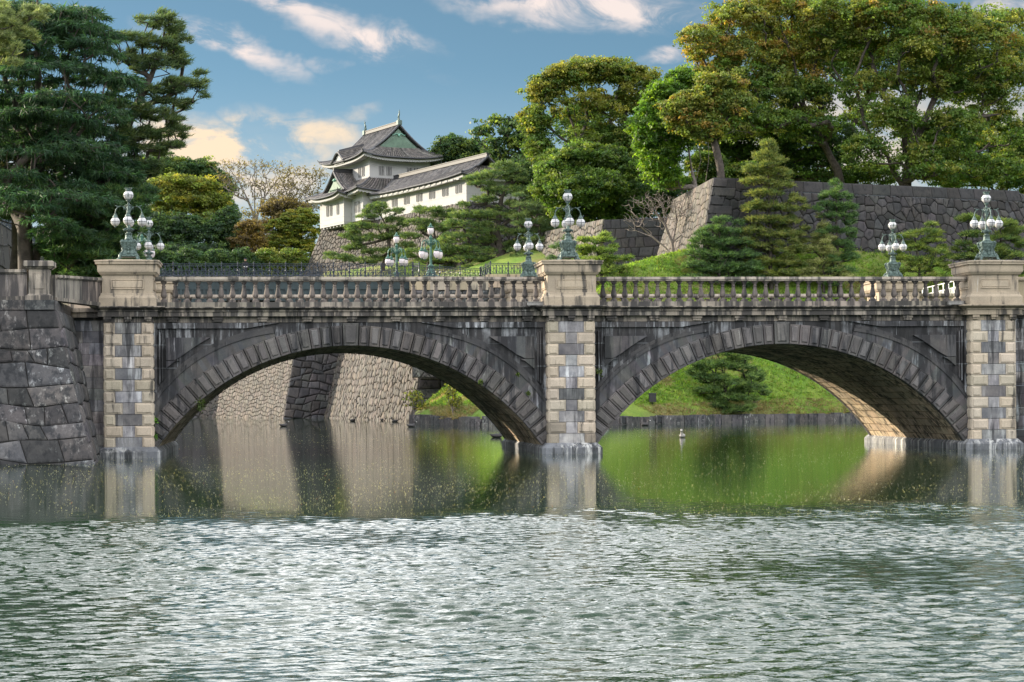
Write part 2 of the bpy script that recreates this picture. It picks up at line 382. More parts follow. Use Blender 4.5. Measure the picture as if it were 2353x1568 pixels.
def patch(BL, BR, TR, TL, curve=0.):
    BL, BR, TR, TL = [np.array(p, float) for p in (BL, BR, TR, TL)]
    L = (np.linalg.norm(BR-BL)+np.linalg.norm(TR-TL))/2; H = (np.linalg.norm(TL-BL)+np.linalg.norm(TR-BR))/2
    nrm = np.cross(BR-BL, TL-BL); nrm /= np.linalg.norm(nrm)
    def M(u_, v_, h):
        a, b = u_/L, v_/H; p = (BL*(1-a)+BR*a)*(1-b)+(TL*(1-a)+TR*a)*b
        return tuple(p+nrm*(h-curve*4*b*(1-b)))
    return M, L, H
def colvar(base=1., amt=.3, tint=.08):
    k = base*(1+rnd.uniform(-amt, amt)); return (k*(1+rnd.uniform(-tint, tint)), k, k*(1+rnd.uniform(-tint, tint)))
def ishigaki(mb, jb, corners, kind, s, gap=.03, h=.1, amt=.35, seed=1, curve=0., base=1., wm=None, tint=.1, back=.0, wavy=.12):
    M, L, H = patch(*corners, curve)
    cl = cells_rows(L, H, s, wm or s*1.4, .3, seed, wavy) if kind == 'rows' else cells_vor(L, H, s, .42, seed)
    for p in cl:
        hh = h*rnd.uniform(.7, 1.3); tl = rnd.uniform(-.3, .3)*h
        raised(mb, p, M, [(gap*.5, -h*.9), (gap, hh*.35), (gap+s*.07, hh*.8), (gap+s*.2, hh)], colvar(base, amt, tint))
    n = 8
    for j in range(n):
        a = [M(0, H*j/n, -h*.55-back), M(L, H*j/n, -h*.55-back), M(L, H*(j+1)/n, -h*.55-back), M(0, H*(j+1)/n, -h*.55-back)]
        jb.poly(a)
# ============================================================ STONE BRIDGE
LB = 16.096; PX = (-LB, 0., LB); WB = 12.78; YS0 = .25; YP = -.28        # spandrel plane, pier plane
def zb(py, px=1306, Y=0.): return at(px, py, Y)[2]
Z_RT = zb(636.7); Z_RB = zb(646); Z_PT = zb(693.5); Z_C1 = zb(703.3, Y=-.4); Z_C0 = zb(724.5, Y=-.3); Z_SH = zb(739); Z_FT = zb(1021.5)
bridge = empty('stone_bridge', (0, 0, 0), 'weathered two arched grey stone bridge with balustrade crossing the moat', 'bridge')
def idM(u_, v_, h, Y=0.): return (u_, Y-h, v_)
DX = [(YP, 1)]
def vfront(Y): return lambda u_, v_, h: (u_, Y-h, v_)
def vback(Y): return lambda u_, v_, h: (u_, Y+h, v_)
AC = [(at(806, 795, YS0)[0], -LB+.0), (at(1792, 791, YS0)[0], 0.)]
xcs = [-LB/2-.05, LB/2-.02]; ZI = zb(794.5, 806, .15); RI = 8.52; ZCn = ZI-RI; RO1 = RI+.74
def band(t): return RO1+.22+.38*math.sin(math.pi*t)**1.0
AEND = math.asin(6.98/RI)*1.0
def arc(cx, r, a): return (cx+r*math.sin(a), ZCn+r*math.cos(a))
ZTOP = Z_SH
for si, (xc_, x0, x1) in enumerate([(xcs[0], -LB+.8, -.8), (xcs[1], .8, LB-.8)]):
    # spandrel wall: strips between arch and top, front and back
    for bk in (0, 1):
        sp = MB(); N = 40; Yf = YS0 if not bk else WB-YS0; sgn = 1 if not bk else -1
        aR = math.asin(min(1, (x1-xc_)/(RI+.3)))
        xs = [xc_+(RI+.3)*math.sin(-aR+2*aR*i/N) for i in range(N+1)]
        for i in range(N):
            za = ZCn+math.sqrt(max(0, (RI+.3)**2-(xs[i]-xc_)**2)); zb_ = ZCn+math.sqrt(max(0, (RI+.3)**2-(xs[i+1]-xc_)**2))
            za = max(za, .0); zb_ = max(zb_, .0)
            sp.faces([(xs[i], Yf, za), (xs[i+1], Yf, zb_), (xs[i+1], Yf, ZTOP), (xs[i], Yf, ZTOP)], [(0, 1, 2, 3)], (.62, .62, .62))  # recess shade put into the face colour, darker than frames and panels
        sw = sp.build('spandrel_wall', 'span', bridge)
        if not bk:
            # raised frame: strips along top and pier side, and panel
            for sd in (-1, 1):
                fr = MB(); pn = MB()
                xe = (x0 if sd < 0 else x1); xin = xe-sd*.16; th_ = .10
                ztop = zb(752); zin = zb(758)
                # arch band outer curve samples from the side to the meeting point with the top
                def bz(x, extra): 
                    q = (RO1+extra)**2-(x-xc_)**2; return ZCn+math.sqrt(q) if q > 0 else 0
                xm = xe
                # outer frame strip at the top (courses of ashlar above)
                k = 14; xx = xe
                pts = []
                xa = xe-sd*.18; xlim = xc_+sd*math.sqrt(max(0, (RO1+.66)**2-(ztop-ZCn)**2))
                fr.prism([(xe, ZTOP-.01), (xe, ztop), (xlim, ztop), (xlim-sd*1.2, ZTOP-.01)] if sd > 0 else [(xe, ZTOP-.01), (xlim-sd*1.2, ZTOP-.01), (xlim, ztop), (xe, ztop)], Yf-.09, Yf+.02)
                zlow = bz(xa, .62)
                fr.prism([(xe, 1.3), (xa, zlow-.35), (xa, ztop-.004), (xe, ztop-.004)], Yf-.09, Yf+.02)
                # inner panel polygon
                xb_ = xe-sd*.52; zt = zb(772.5); xl2 = xc_+sd*math.sqrt(max(0, (RO1+.95)**2-(zt-ZCn)**2))
                poly = [(xb_, zt), (xl2, zt)]
                M_ = 10
                zl = bz(xb_, .95)
                for i in range(1, M_):
                    x = xl2+(xb_-xl2)*i/M_; poly.append((x, bz(x, .95)))
                poly.append((xb_, zl))
                if sd < 0: poly = poly[::-1]
                # split the panel in ashlar columns: strips
                nst = 5; xsr = [xb_+(xl2-xb_)*i/nst for i in range(nst+1)]
                zr_ = zb(824)
                for i in range(nst):
                    a_, b_ = xsr[i], xsr[i+1]; za = max(bz(a_, .95), 0); z2 = max(bz(b_, .95), 0)
                    if za < zr_ and z2 < zr_:
                        pn.prism([(a_, zr_+.012), (b_, zr_+.012), (b_, zt), (a_, zt)], Yf-.12, Yf+.02, colvar(1.15, .2)); 
                        pn.prism([(a_, za), (b_, z2), (b_, zr_-.012), (a_, zr_-.012)], Yf-.12, Yf+.02, colvar(1.05, .25))
                    elif za < zr_:
                        pn.prism([(a_, zr_+.012), (b_, max(z2, zr_+.012)), (b_, zt), (a_, zt)], Yf-.12, Yf+.02, colvar(1.3, .2))
                        pn.prism([(a_, za), (b_*.55+a_*.45, zr_-.012), (a_, zr_-.012)], Yf-.12, Yf+.02, colvar(1.1, .2))
                    else: pn.prism([(a_, za), (b_, min(z2, zt-.01)), (b_, zt), (a_, zt)], Yf-.12, Yf+.02, colvar(1.2, .25))
                # shadow moulding between
                for w0 in (.27, .36):
                    fr.prism([(xe-sd*w0, bz(xe-sd*w0, .7)), (xe-sd*(w0+.05), bz(xe-sd*w0, .75)), (xe-sd*(w0+.05), ztop-w0*.5), (xe-sd*w0, ztop-w0*.5)], Yf-.13, Yf+.02)
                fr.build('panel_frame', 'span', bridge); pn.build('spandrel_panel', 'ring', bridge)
        # arch ring
        ar = MB(); nv = 21; da = .0447; ak = .031
        angs = [(-ak, ak, 1)]
        for k in range(nv):
            a0 = ak+.004+k*da; angs += [(a0, a0+da-.0035, 0), (-a0-da+.0035, -a0, 0)]
        Yr = (Yf-.13) if not bk else (Yf+.13)
        def Mr(u_, v_, h, Yr=Yr, bk=bk): return (u_, Yr-h if not bk else Yr+h, v_)
        for a0, a1, key in angs:
            if max(abs(a0), abs(a1)) > .985: continue
            am = (a0+a1)/2; ro = RO1-.0 if not key else zb(741)-ZCn; cv = colvar(1., .3, .06)
            hk = .07 if key else 0
            q = [arc(xc_, RI, a0), arc(xc_, RI, a1), arc(xc_, ro, a1), arc(xc_, ro, a0)]
            raised(ar, q, Mr, [(0, -.3), (0, hk-.005), (.02, .005+hk)], cv)
            g = .13/RI if not key else .02; q2 = [arc(xc_, RI+.09, a0+.0075*(1+key*.4)), arc(xc_, RI+.09, a1-.0075*(1+key*.4)), arc(xc_, ro-.06, a1-.0068), arc(xc_, ro-.06, a0+.0068)]
            raised(ar, q2, Mr, [(0, hk+.0), (.012, .04+hk), (.035, .055+hk)], colvar(1.2, .3, .04))
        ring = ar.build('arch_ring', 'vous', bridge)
        # backing ring + outer band
        n = 36
        for sd in ((-1, 1)):
            bd = MB()
            for i in range(n):
                t0, t1 = i/n, (i+1)/n; A = .96
                # band from angle .31 to A on each side
                a0, a1 = sd*(.30+(A-.30)*t0), sd*(.30+(A-.30)*t1)
                r0, r1 = (band(t0*.92+.04), band(t1*.92+.04))
                q = [arc(xc_, RO1+.005, a0), arc(xc_, RO1+.005, a1), arc(xc_, r1-.12, a1), arc(xc_, r0-.12, a0)]
                cvb = colvar(1.05, .0) if i % 4 else colvar(1.25, .0)
                bd.prism([q[0], q[1], q[2], q[3]], Yf-.085*sgn, Yf+.02, cvb)
                q = [arc(xc_, r0-.118, a0), arc(xc_, r1-.118, a1), arc(xc_, r1, a1), arc(xc_, r0, a0)]
                bd.prism(q, Yf-.13*sgn, Yf+.02, (.8, .8, .8))
                q = [arc(xc_, r0+.002, a0), arc(xc_, r1+.002, a1), arc(xc_, r1+.13, a1), arc(xc_, r0+.13, a0)]
                bd.prism(q, Yf-.04*sgn, Yf+.02, (.75, .75, .75))
            bd.build('arch_moulding', 'ring', bridge)
    # vault of coursed stones
    vt = MB(); vj = MB(); na = 44; aE = .985; r2 = random.Random(si)
    for i in range(na):
        a0 = -aE+2*aE*i/na; a1 = a0+2*aE/na; y = YS0+.02; off = r2.uniform(0, .8)
        while y < WB-YS0-.03:
            ln = r2.uniform(.7, 1.2); y1 = min(WB-YS0-.02, y+ln)
            rr = RI+.02+r2.uniform(-.012, .012)
            g = .0022; qa, qb = arc(xc_, rr, a0+g), arc(xc_, rr, a1-g)
            vt.poly([(qa[0], y+.015, qa[1]), (qb[0], y+.015, qb[1]), (qb[0], y1-.015, qb[1]), (qa[0], y1-.015, qa[1])], colvar(1., .16, .04))
            y = y1
        qa, qb = arc(xc_, RI+.05, a0), arc(xc_, RI+.05, a1)
        vj.poly([(qa[0], YS0, qa[1]), (qb[0], YS0, qb[1]), (qb[0], WB-YS0, qb[1]), (qa[0], WB-YS0, qa[1])], (.5, .45, .4))
        qa, qb = arc(xc_, RI+.6, a0), arc(xc_, RI+.6, a1)
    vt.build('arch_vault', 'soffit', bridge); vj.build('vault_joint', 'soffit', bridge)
    # entablature over the span
    xa, xb_ = x0+.02, x1-.02
    for bk in (0, 1):
        cn = MB()
        def Yq(d): return (YS0-d) if not bk else (WB-YS0+d)
        def bx(d, z0, z1, c=(1, 1, 1), xa=xa, xb_=xb_):
            a, b = sorted((Yq(d), Yq(-.3))); cn.box(xa, xb_, a, b, z0, z1, c)
        bx(.04, Z_SH+.002, Z_C0-.002, (.8, .8, .8)); 
        nb = 9; 
        for i in range(nb):
            X = xa+(xb_-xa)*(i+.5)/nb if False else xa+.75+(xb_-xa-1.5)*i/(nb-1)
            a, b = sorted((Yq(.16), Yq(0))); cn.box(X-.19, X+.19, a, b, Z_C0-.11, Z_C0-.003, (.8, .8, .8)); a, b = sorted((Yq(.13), Yq(0))); cn.box(X-.15, X+.15, a, b, Z_C0-.19, Z_C0-.112, (.85, .85, .85))
        # blocks of the fascia and the crown
        nb = 11; zm = Z_C0+.17; 
        for i in range(nb):
            a0 = xa+(xb_-xa)*i/nb; a1 = xa+(xb_-xa)*(i+1)/nb-.012; cv = colvar(1., .14, .03)
            bx(.24, Z_C0, zm, cv, a0, a1); bx(.30, zm+.001, zm+.045, cv, a0, a1)
            lo = Yq(.30); hi_ = Yq(.42); m_ = Yq(-.3)
            zc0, zc1 = zm+.046, Z_C1-.035
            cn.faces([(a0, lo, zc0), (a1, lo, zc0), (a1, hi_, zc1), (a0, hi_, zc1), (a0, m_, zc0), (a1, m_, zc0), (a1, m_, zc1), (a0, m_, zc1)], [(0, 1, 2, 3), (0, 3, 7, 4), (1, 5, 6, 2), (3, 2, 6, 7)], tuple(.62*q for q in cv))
            bx(.43, Z_C1-.034, Z_C1, cv, a0, a1)
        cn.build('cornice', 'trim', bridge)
# deck slab + soffit filler so light does not leak
dk = MB(); dk.box(-LB-.8, LB+.8, YS0+.31, WB-YS0-.31, Z_C1-.30, Z_C1-.02)
dk.build('bridge_deck', 'trim', bridge)
# piers
for i, X in enumerate(PX):
    sh = MB(); hw = .86
    sh.box(X-hw+.03, X+hw-.03, YP+.03, WB-YP-.03, -.6, Z_SH-.002, (.8, .8, .8)); 
    core = sh.build('pier', 'fill', bridge)
    qbs = {-1: MB(), 1: MB()}; fb = MB(); fb2 = MB(); nrow = 11; rh = (Z_SH-Z_FT)/nrow
    for j in range(nrow):
        z0 = Z_FT+j*rh+.008; z1 = Z_FT+(j+1)*rh-.008; lng = ((nrow-1-j) % 2 == 1); ww = .64 if lng else .38
        if i == 1 and j < 0: continue
        for sd in (-1, 1):
            xa, xb_ = sorted((X+sd*hw, X+sd*(hw-ww))); qb_ = qbs[sd]
            dim = .62 if j < 4 and rnd.random() < .5 and i == 1 else 1
            cv = colvar(dim, .12, .03)
            raised(qb_, [(xa, z0), (xb_, z0), (xb_, z1), (xa, z1)], vfront(YP), [(0, -.04), (0, .005), (.008, .012)], cv)
            raised(qb_, [(xa+.045, z0+.04), (xb_-.045, z0+.04), (xb_-.045, z1-.04), (xa+.045, z1-.04)], vfront(YP), [(0, .0), (.006, .035), (.03, .05)], cv)
            # returns on the sides
            Ms = lambda u_, v_, h, sd=sd: (X+sd*(hw+h-.03), YP+u_, v_)
            dps = .55
            pl = [(0., z0), (dps, z0), (dps, z1), (0., z1)]
            raised(qb_, pl, Ms, [(0, -.02), (0, .035), (.012, .045)], cv)
            raised(qb_, [(.05, z0+.04), (dps-.05, z0+.04), (dps-.05, z1-.04), (.05, z1-.04)], Ms, [(0, .03), (.006, .06), (.03, .07)], cv)
        raised(fb, [(X-hw+ww+.01, z0), (X+hw-ww-.01, z0), (X+hw-ww-.01, z1), (X-hw+ww+.01, z1)], vfront(YP+.0), [(0, -.02), (0, .0), (.008, .008)], colvar(1., .5, .04))
        Y0 = WB-YP
        raised(fb2, [(X-hw, z0), (X+hw, z0), (X+hw, z1), (X-hw, z1)], vback(Y0), [(0, -.03), (0, .0), (.01, .01)], colvar(1., .3, .04))
    qbs[-1].build('quoin_stones', 'quoin', bridge); qbs[1].build('quoin_stones', 'quoin', bridge); fb.build('infill_stones', 'fill', bridge); fb2.build('rear_facing', 'fill', bridge)
    # footing runs through under the vault
    ft = MB(); hf = 1.127; yf = -.5; yb = WB+.45
    def slab(z0, z1, a, c, cut):
        poly = [(X-a+cut, yf+(hf-a)), (X+a-cut, yf+(hf-a)), (X+a, yf+(hf-a)+cut), (X+a, yb-(hf-a)-cut), (X+a-cut, yb-(hf-a)), (X-a+cut, yb-(hf-a)), (X-a, yb-(hf-a)-cut), (X-a, yf+(hf-a)+cut)]
        n = 8; return [(p[0], p[1], z0) for p in poly]
    rg = [slab(-.8, 0, hf, 1, .12), slab(.21, 0, hf, 1, .12), slab(.27, 0, hf-.05, 1, .1), slab(.40, 0, hf-.19, 1, .06)]
    pts = [p for r_ in rg for p in r_]; fs = [(j*8+k, j*8+(k+1) % 8, (j+1)*8+(k+1) % 8, (j+1)*8+k) for j in range(3) for k in range(8)]+[tuple(24+k for k in range(8))]
    ft.faces(pts, fs); ft.build('footing', 'foot', bridge)
    # springing blocks beside the pier
    # entablature of the pier
    en = MB()
    en2 = MB()
    def ring_(d, z0, z1, c=(1, 1, 1), d2=None):
        d2 = d if d2 is None else d2
        a = [(X-hw-d, YP-d), (X+hw+d, YP-d), (X+hw+d, YP+1.2), (X-hw-d, YP+1.2)]; b = [(X-hw-d2, YP-d2), (X+hw+d2, YP-d2), (X+hw+d2, YP+1.2), (X-hw-d2, YP+1.2)]
        en.faces([(p[0], p[1], z0) for p in a]+[(p[0], p[1], z1) for p in b], [(0, 1, 5, 4), (1, 2, 6, 5), (3, 0, 4, 7), (4, 5, 6, 7), (3, 2, 1, 0)], c)
        a = [(x, WB-y) for x, y in a]; b = [(x, WB-y) for x, y in b]
        en2.faces([(p[0], p[1], z0) for p in a]+[(p[0], p[1], z1) for p in b], [(4, 5, 1, 0), (5, 6, 2, 1), (7, 4, 0, 3), (7, 6, 5, 4), (0, 1, 2, 3)], c)
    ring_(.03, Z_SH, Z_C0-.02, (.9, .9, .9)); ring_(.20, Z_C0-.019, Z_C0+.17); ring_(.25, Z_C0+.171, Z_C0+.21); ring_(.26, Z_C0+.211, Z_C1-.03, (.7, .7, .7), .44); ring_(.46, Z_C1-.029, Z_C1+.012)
    for k in (-1, 0, 1):
        xx = X+k*(hw-.14); en.box(xx-.13, xx+.13, YP-.17, YP-.03, Z_C0-.12, Z_C0-.02, (.9, .9, .9)); en.box(xx-.10, xx+.10, YP-.12, YP-.03, Z_C0-.19, Z_C0-.121, (.9, .9, .9))
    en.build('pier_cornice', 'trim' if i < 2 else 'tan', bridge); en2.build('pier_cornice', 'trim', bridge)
# pedestals
YL0 = .378
def pedestal(X, Yc):
    p = MB(); hw = .92; zz_ = [zb(702), zb(685), zb(679), zb(674.5), zb(634), zb(629), zb(622), zb(610), zb(605), zb(603), zb(597.3)]
    b0 = Z_C1+.014
    def sq(h_, z): return [(X-h_, Yc-h_, z), (X+h_, Yc-h_, z), (X+h_, Yc+h_, z), (X-h_, Yc+h_, z)]
    prof = [(hw+.10, b0), (hw+.10, zz_[1]), (hw+.03, zz_[2]), (hw+.02, zz_[3]), (hw-.02, zz_[3]+.01), (hw-.02, zz_[4]), (hw+.04, zz_[4]+.01), (hw+.09, zz_[5]), (hw+.09, zz_[5]+.02), (hw+.12, zz_[5]+.025), (hw+.13, zz_[6]), (hw+.13, zz_[7]-.02), (hw+.2, zz_[7]), (hw+.2, zz_[8]), (hw+.23, zz_[8]+.005), (hw+.23, zz_[9]+.02), (.42, zz_[10])]
    P_ = [sq(h_, z) for h_, z in prof]; pts = [q for r_ in P_ for q in r_]; n = len(prof)
    p.faces(pts, [(j*4+k, j*4+(k+1) % 4, (j+1)*4+(k+1) % 4, (j+1)*4+k) for j in range(n-1) for k in range(4)]+[tuple((n-1)*4+k for k in range(4))])
    z0, z1 = zz_[3]+.14, zz_[4]-.16
    F = hw-.02
    for Mx in (lambda u_, v_, h: (X+u_, Yc-F-h, v_), lambda u_, v_, h: (X-F-h, Yc-u_, v_), lambda u_, v_, h: (X+F+h, Yc+u_, v_)):
        raised(p, [(-.58, z0), (.58, z0), (.58, z1), (-.58, z1)], Mx, [(0, -.02), (0, .03), (.02, .035), (.035, .008), (.055, .008), (.07, .03)], (1.12, 1.12, 1.12))
    return p
for Y_ in (YL0, YL0+12.027):
    for i, X in enumerate(PX):
        pedestal(X, Y_).build('pedestal', 'tan', bridge)
# balustrades
bal = MB(); h0 = Z_RB-Z_PT
bal.box(-.115, .115, -.115, .115, 0, .075); bal.box(-.1, .1, -.1, .1, h0-.055, h0)
prof = [(.105, .076), (.085, .10), (.06, .135), (.068, .155), (.10, .20), (.112, .25), (.106, .30), (.085, .40), (.066, .50), (.058, h0*.72), (.075, h0*.735), (.078, h0*.76), (.055, h0*.785), (.055, h0*.84), (.08, h0*.88), (.09, h0-.056)]
bal.lathe(prof, 12)
b0 = bal.build('baluster', 'balu', bridge, off=(0, 0, -50)); first = True
for Y_, yc in ((0, .12), (1, WB-.12)):
    for (xa, xb_, n) in ((-LB+1.05, -1.05, 34), (1.05, LB-1.05, 34)):
        rl = MB(); rl.box(xa-.1, xb_+.1, yc-.17, yc+.17, Z_RB+.001, Z_RB+.05); 
        k = 5
        for i in range(k):
            a0 = xa-.1+(xb_-xa+.2)*i/k; a1 = xa-.1+(xb_-xa+.2)*(i+1)/k-.012; rl.box(a0, a1, yc-.21, yc+.21, Z_RB+.051, Z_RT-.012, colvar(1.1, .08, .02)); rl.box(a0+.01, a1-.01, yc-.19, yc+.19, Z_RT-.0119, Z_RT, (1.1, 1.1, 1.1))
        rl.build('handrail', 'rail', bridge)
        pl = MB(); k = 4
        for i in range(k):
            a0 = xa-.1+(xb_-xa+.2)*i/k; a1 = xa-.1+(xb_-xa+.2)*(i+1)/k-.012; pl.box(a0, a1, yc-.2, yc+.2, Z_C1-.0, Z_PT, colvar(1, .12, .03))
        pl.build('balustrade_plinth', 'trim', bridge)
        if Y_ and xa > 0: n = n
        nn = n if not Y_ else 16
        for i in range(nn):
            st = (xb_-xa)/n if not Y_ else (xb_-xa)/n
            X = xa+(xb_-xa)*(i+.5)/n if not Y_ else xa+(xb_-xa)*(2*i+1+.5)/n
            o = b0 if first else b0.copy()
            if not first: COL.objects.link(o)
            first = False; o.location = (X, yc, Z_PT+.0005)
            o.rotation_euler = (0, 0, 0)
# far balusters in between (beyond the hundred largest): one part
fb_ = MB()
for (xa, xb_, n) in ((-LB+1.05, -1.05, 34), (1.05, LB-1.05, 34)):
    for i in range(n):
        if i % 2 == 1 and (i-1)//2 < 16: continue
        X = xa+(xb_-xa)*(i+.5)/n; o = (X, WB-.12, Z_PT+.0005)
        fb_.box(X-.115, X+.115, WB-.12-.115, WB-.12+.115, o[2], o[2]+.075); fb_.lathe(prof, 8, o)
tag(fb_.build('far_balusters', 'balu', bridge), kind='stuff')
# ============================================================ LEFT EMBANKMENT, WING WALLS, PARAPETS
def wallthing(name, label, cat, faces, jm='joint', mat='ash', group=None):
    """faces: list of dicts for ishigaki()"""
    root = empty(name, tuple(faces[0]['corners'][0]), label, cat, group); o0 = np.array(faces[0]['corners'][0])
    for f in faces:
        f = dict(f); m_ = f.pop('mat', mat); nm = f.pop('name', 'stone_face'); mb, jb = MB(), MB()
        ishigaki(mb, jb, **f)
        a = mb.build(nm, m_, root); b = jb.build('wall_core', jm, root)
        for q in (a, b): q.matrix_parent_inverse = Matrix.Translation(-Vector(o0))
    return root
def lift(root, o):      # child modelled in world space under a located empty
    o.parent = root; o.matrix_parent_inverse = Matrix.Translation(-root.location); return o
bl = atz(225, 1066, 0); bl[2] = -.5; tr = at(126, 712, -5.0); trc = at(126, 690, -4.95)
BRq = bl; TRq = tr; BLq = np.array([bl[0]-9, bl[1]-.4, -.5]); TLq = np.array([tr[0]-10, tr[1]-.1, tr[2]+.02])
SRb = np.array([-LB-1.0, .35, -.5]); SRt = np.array([-LB-2.05, .35, tr[2]])
emb = wallthing('embankment_wall', 'battered wall of large dark stone blocks at the left end of the bridge', 'wall',
    [dict(corners=(BLq, BRq, TRq, TLq), kind='rows', s=.68, gap=.018, h=.05, amt=.75, seed=11, wm=.95, wavy=.16, base=.78, tint=.06),
     dict(corners=(BRq, SRb, SRt, TRq), kind='rows', s=.68, gap=.02, h=.06, amt=.3, seed=5, wm=1.1, base=.9)])
cp = MB(); c0 = TLq.copy(); 
for i in range(9):
    xa = tr[0]-9.0+i*1.0; cp.box(xa+.01, xa+.99, tr[1]-.10, tr[1]+.9, tr[2]+.0, trc[2], colvar(1, .25))
ptx = [(tr[0], tr[1]-.08), (SRt[0]+.0, .3), (SRt[0]-.9, .3), (tr[0]-.6, tr[1]+.6)]
cp.faces([(x, y, z) for z in (tr[2], trc[2]) for x, y in ptx], [(0, 1, 5, 4), (1, 2, 6, 5), (2, 3, 7, 6), (3, 0, 4, 7), (4, 5, 6, 7)], (.9, .9, .9))
lift(emb, cp.build('coping', 'ash'))
# recessed abutment wall between the embankment and the pier (left) and right of the last pier
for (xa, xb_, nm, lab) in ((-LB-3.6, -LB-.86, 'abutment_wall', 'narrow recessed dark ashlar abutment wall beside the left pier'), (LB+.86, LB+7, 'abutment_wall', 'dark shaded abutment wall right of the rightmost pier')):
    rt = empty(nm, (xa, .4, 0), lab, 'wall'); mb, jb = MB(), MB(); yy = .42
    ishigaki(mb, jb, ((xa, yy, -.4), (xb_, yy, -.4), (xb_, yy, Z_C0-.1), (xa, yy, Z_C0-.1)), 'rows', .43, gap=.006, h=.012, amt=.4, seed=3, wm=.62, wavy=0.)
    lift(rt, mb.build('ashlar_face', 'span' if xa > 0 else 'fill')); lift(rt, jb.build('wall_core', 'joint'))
    cn = MB(); cn.box(xa, xb_, yy-.22, yy+.6, Z_C0-.02, Z_C0+.17); cn.box(xa, xb_, yy-.30, yy+.6, Z_C0+.171, Z_C1-.02); cn.box(xa, xb_, yy-.05, yy+.6, Z_C0-.12, Z_C0-.021, (.7, .7, .7)); lift(rt, cn.build('cornice', 'trim'))
# parapets: solid granite
def parapet(name, label, p0, p1, z0a, z0b, z1a, z1b, th=.32, mat='trim'):
    p0 = np.array(p0); p1 = np.array(p1); d = p1-p0; L = np.linalg.norm(d); d /= L; n = np.array([d[1], -d[0]])
    def Mx(u_, v_, h):
        t = u_/L; q = p0+d*u_+n*h; lo = z0a+(z0b-z0a)*t; hi_ = z1a+(z1b-z1a)*t; return (q[0], q[1], lo+(hi_-lo)*v_)
    def bx(mb, a, b, va, vb, h, c=(1, 1, 1)): mb.faces([Mx(u_, v_, hh) for v_ in (va, vb) for hh in (h, -h) for u_ in (a, b)], [(0, 1, 5, 4), (2, 6, 7, 3), (0, 4, 6, 2), (1, 3, 7, 5), (4, 5, 7, 6), (0, 2, 3, 1)], c)
    rt = empty(name, (p0[0], p0[1], z0a), label, 'parapet'); a, b = MB(), MB(); k = max(1, round(L/2.2))
    for i in range(k):
        u0, u1 = L*i/k, L*(i+1)/k-.012; bx(a, u0, u1, 0, .13, th*.5+.06); bx(a, u0+.001, u1-.001, .131, .86, th*.5, colvar(1, .1)); bx(b, u0, u1, .861, .90, th*.5+.05); bx(b, u0, u1, .901, .985, th*.5+.10, (1.15, 1.15, 1.15)); bx(b, u0, u1, .9851, 1., th*.5+.07, (1.2, 1.2, 1.2))
    lift(rt, a.build('parapet_wall', mat)); lift(rt, b.build('coping', mat)); return rt
zpb = at(90, 690, -4.6)[2]; zpt = at(90, 600, -4.6)[2]; xpl, xpr = at(57, 650, -4.75)[0], at(120, 650, -4.75)[0]
pz = at(30, 620, -4.3)[2]
parapet('stone_parapet', 'pale stained granite parapet left of the square post', (xpl-7, -4.3), (xpl+.05, -4.3), zpb, zpb, pz, pz)
parapet('stone_parapet', 'streaked granite parapet between the square post and the leftmost bridge pedestal', (xpr-.1, -4.15), (-LB-.9, .2), zpb, Z_C1+.01, at(125, 633, -4.0)[2], zb(639, 232))
parapet('stone_parapet', 'granite parapet running right from the rightmost bridge pedestal', (LB+.9, .3), (LB+8, .3), Z_C1-.02, Z_C1-.02, Z_RT, Z_RT, mat='tan')
for q, lab in (((LB+.9, WB-.3), 'granite parapet beyond the far rightmost pedestal'), ((-LB-8, WB-.3), 'granite parapet left of the far leftmost pedestal')):
    parapet('stone_parapet', lab, q, (q[0]+7, q[1]), Z_C1-.02, Z_C1-.02, Z_RT, Z_RT, mat='tan')
pp = empty('parapet_post', ((xpl+xpr)/2, -4.3, zpb), 'square pale granite parapet post with a capstone at the left edge', 'post'); X_, hw = (xpl+xpr)/2, (xpr-xpl)/2-.02; Y_ = -4.3
a = MB()
def stack(mb, X, Y, lev):
    n = len(lev); pts = [(X+sx*h, Y+sy*h, z) for h, z in lev for sx, sy in ((-1, -1), (1, -1), (1, 1), (-1, 1))]
    mb.faces(pts, [(j*4+k, j*4+(k+1) % 4, (j+1)*4+(k+1) % 4, (j+1)*4+k) for j in range(n-1) for k in range(4)]+[tuple((n-1)*4+k for k in range(4))])
H_ = zpt-zpb; hb = hw-.10
stack(a, X_, Y_, [(hw+.01, zpb), (hw+.01, zpb+.15), (hb+.02, zpb+.2), (hb, zpb+.22), (hb, zpt-.3), (hb, zpt-.27)])
raised(a, [(-hb*.55, zpb+.38), (hb*.55, zpb+.38), (hb*.55, zpt-.42), (-hb*.55, zpt-.42)], lambda u_, v_, h: (X_+u_, Y_-hb-h, v_), [(0, -.02), (0, .012), (.012, .02), (.02, .006), (.03, .014)], (1.2, 1.2, 1.2))
lift(pp, a.build('post_shaft', 'trim')); a = MB()
stack(a, X_, Y_, [(hb+.05, zpt-.268), (hw+.02, zpt-.2), (hw+.06, zpt-.18), (hw+.06, zpt-.02), (hw+.03, zpt)]); lift(pp, a.build('capstone', 'trim'))
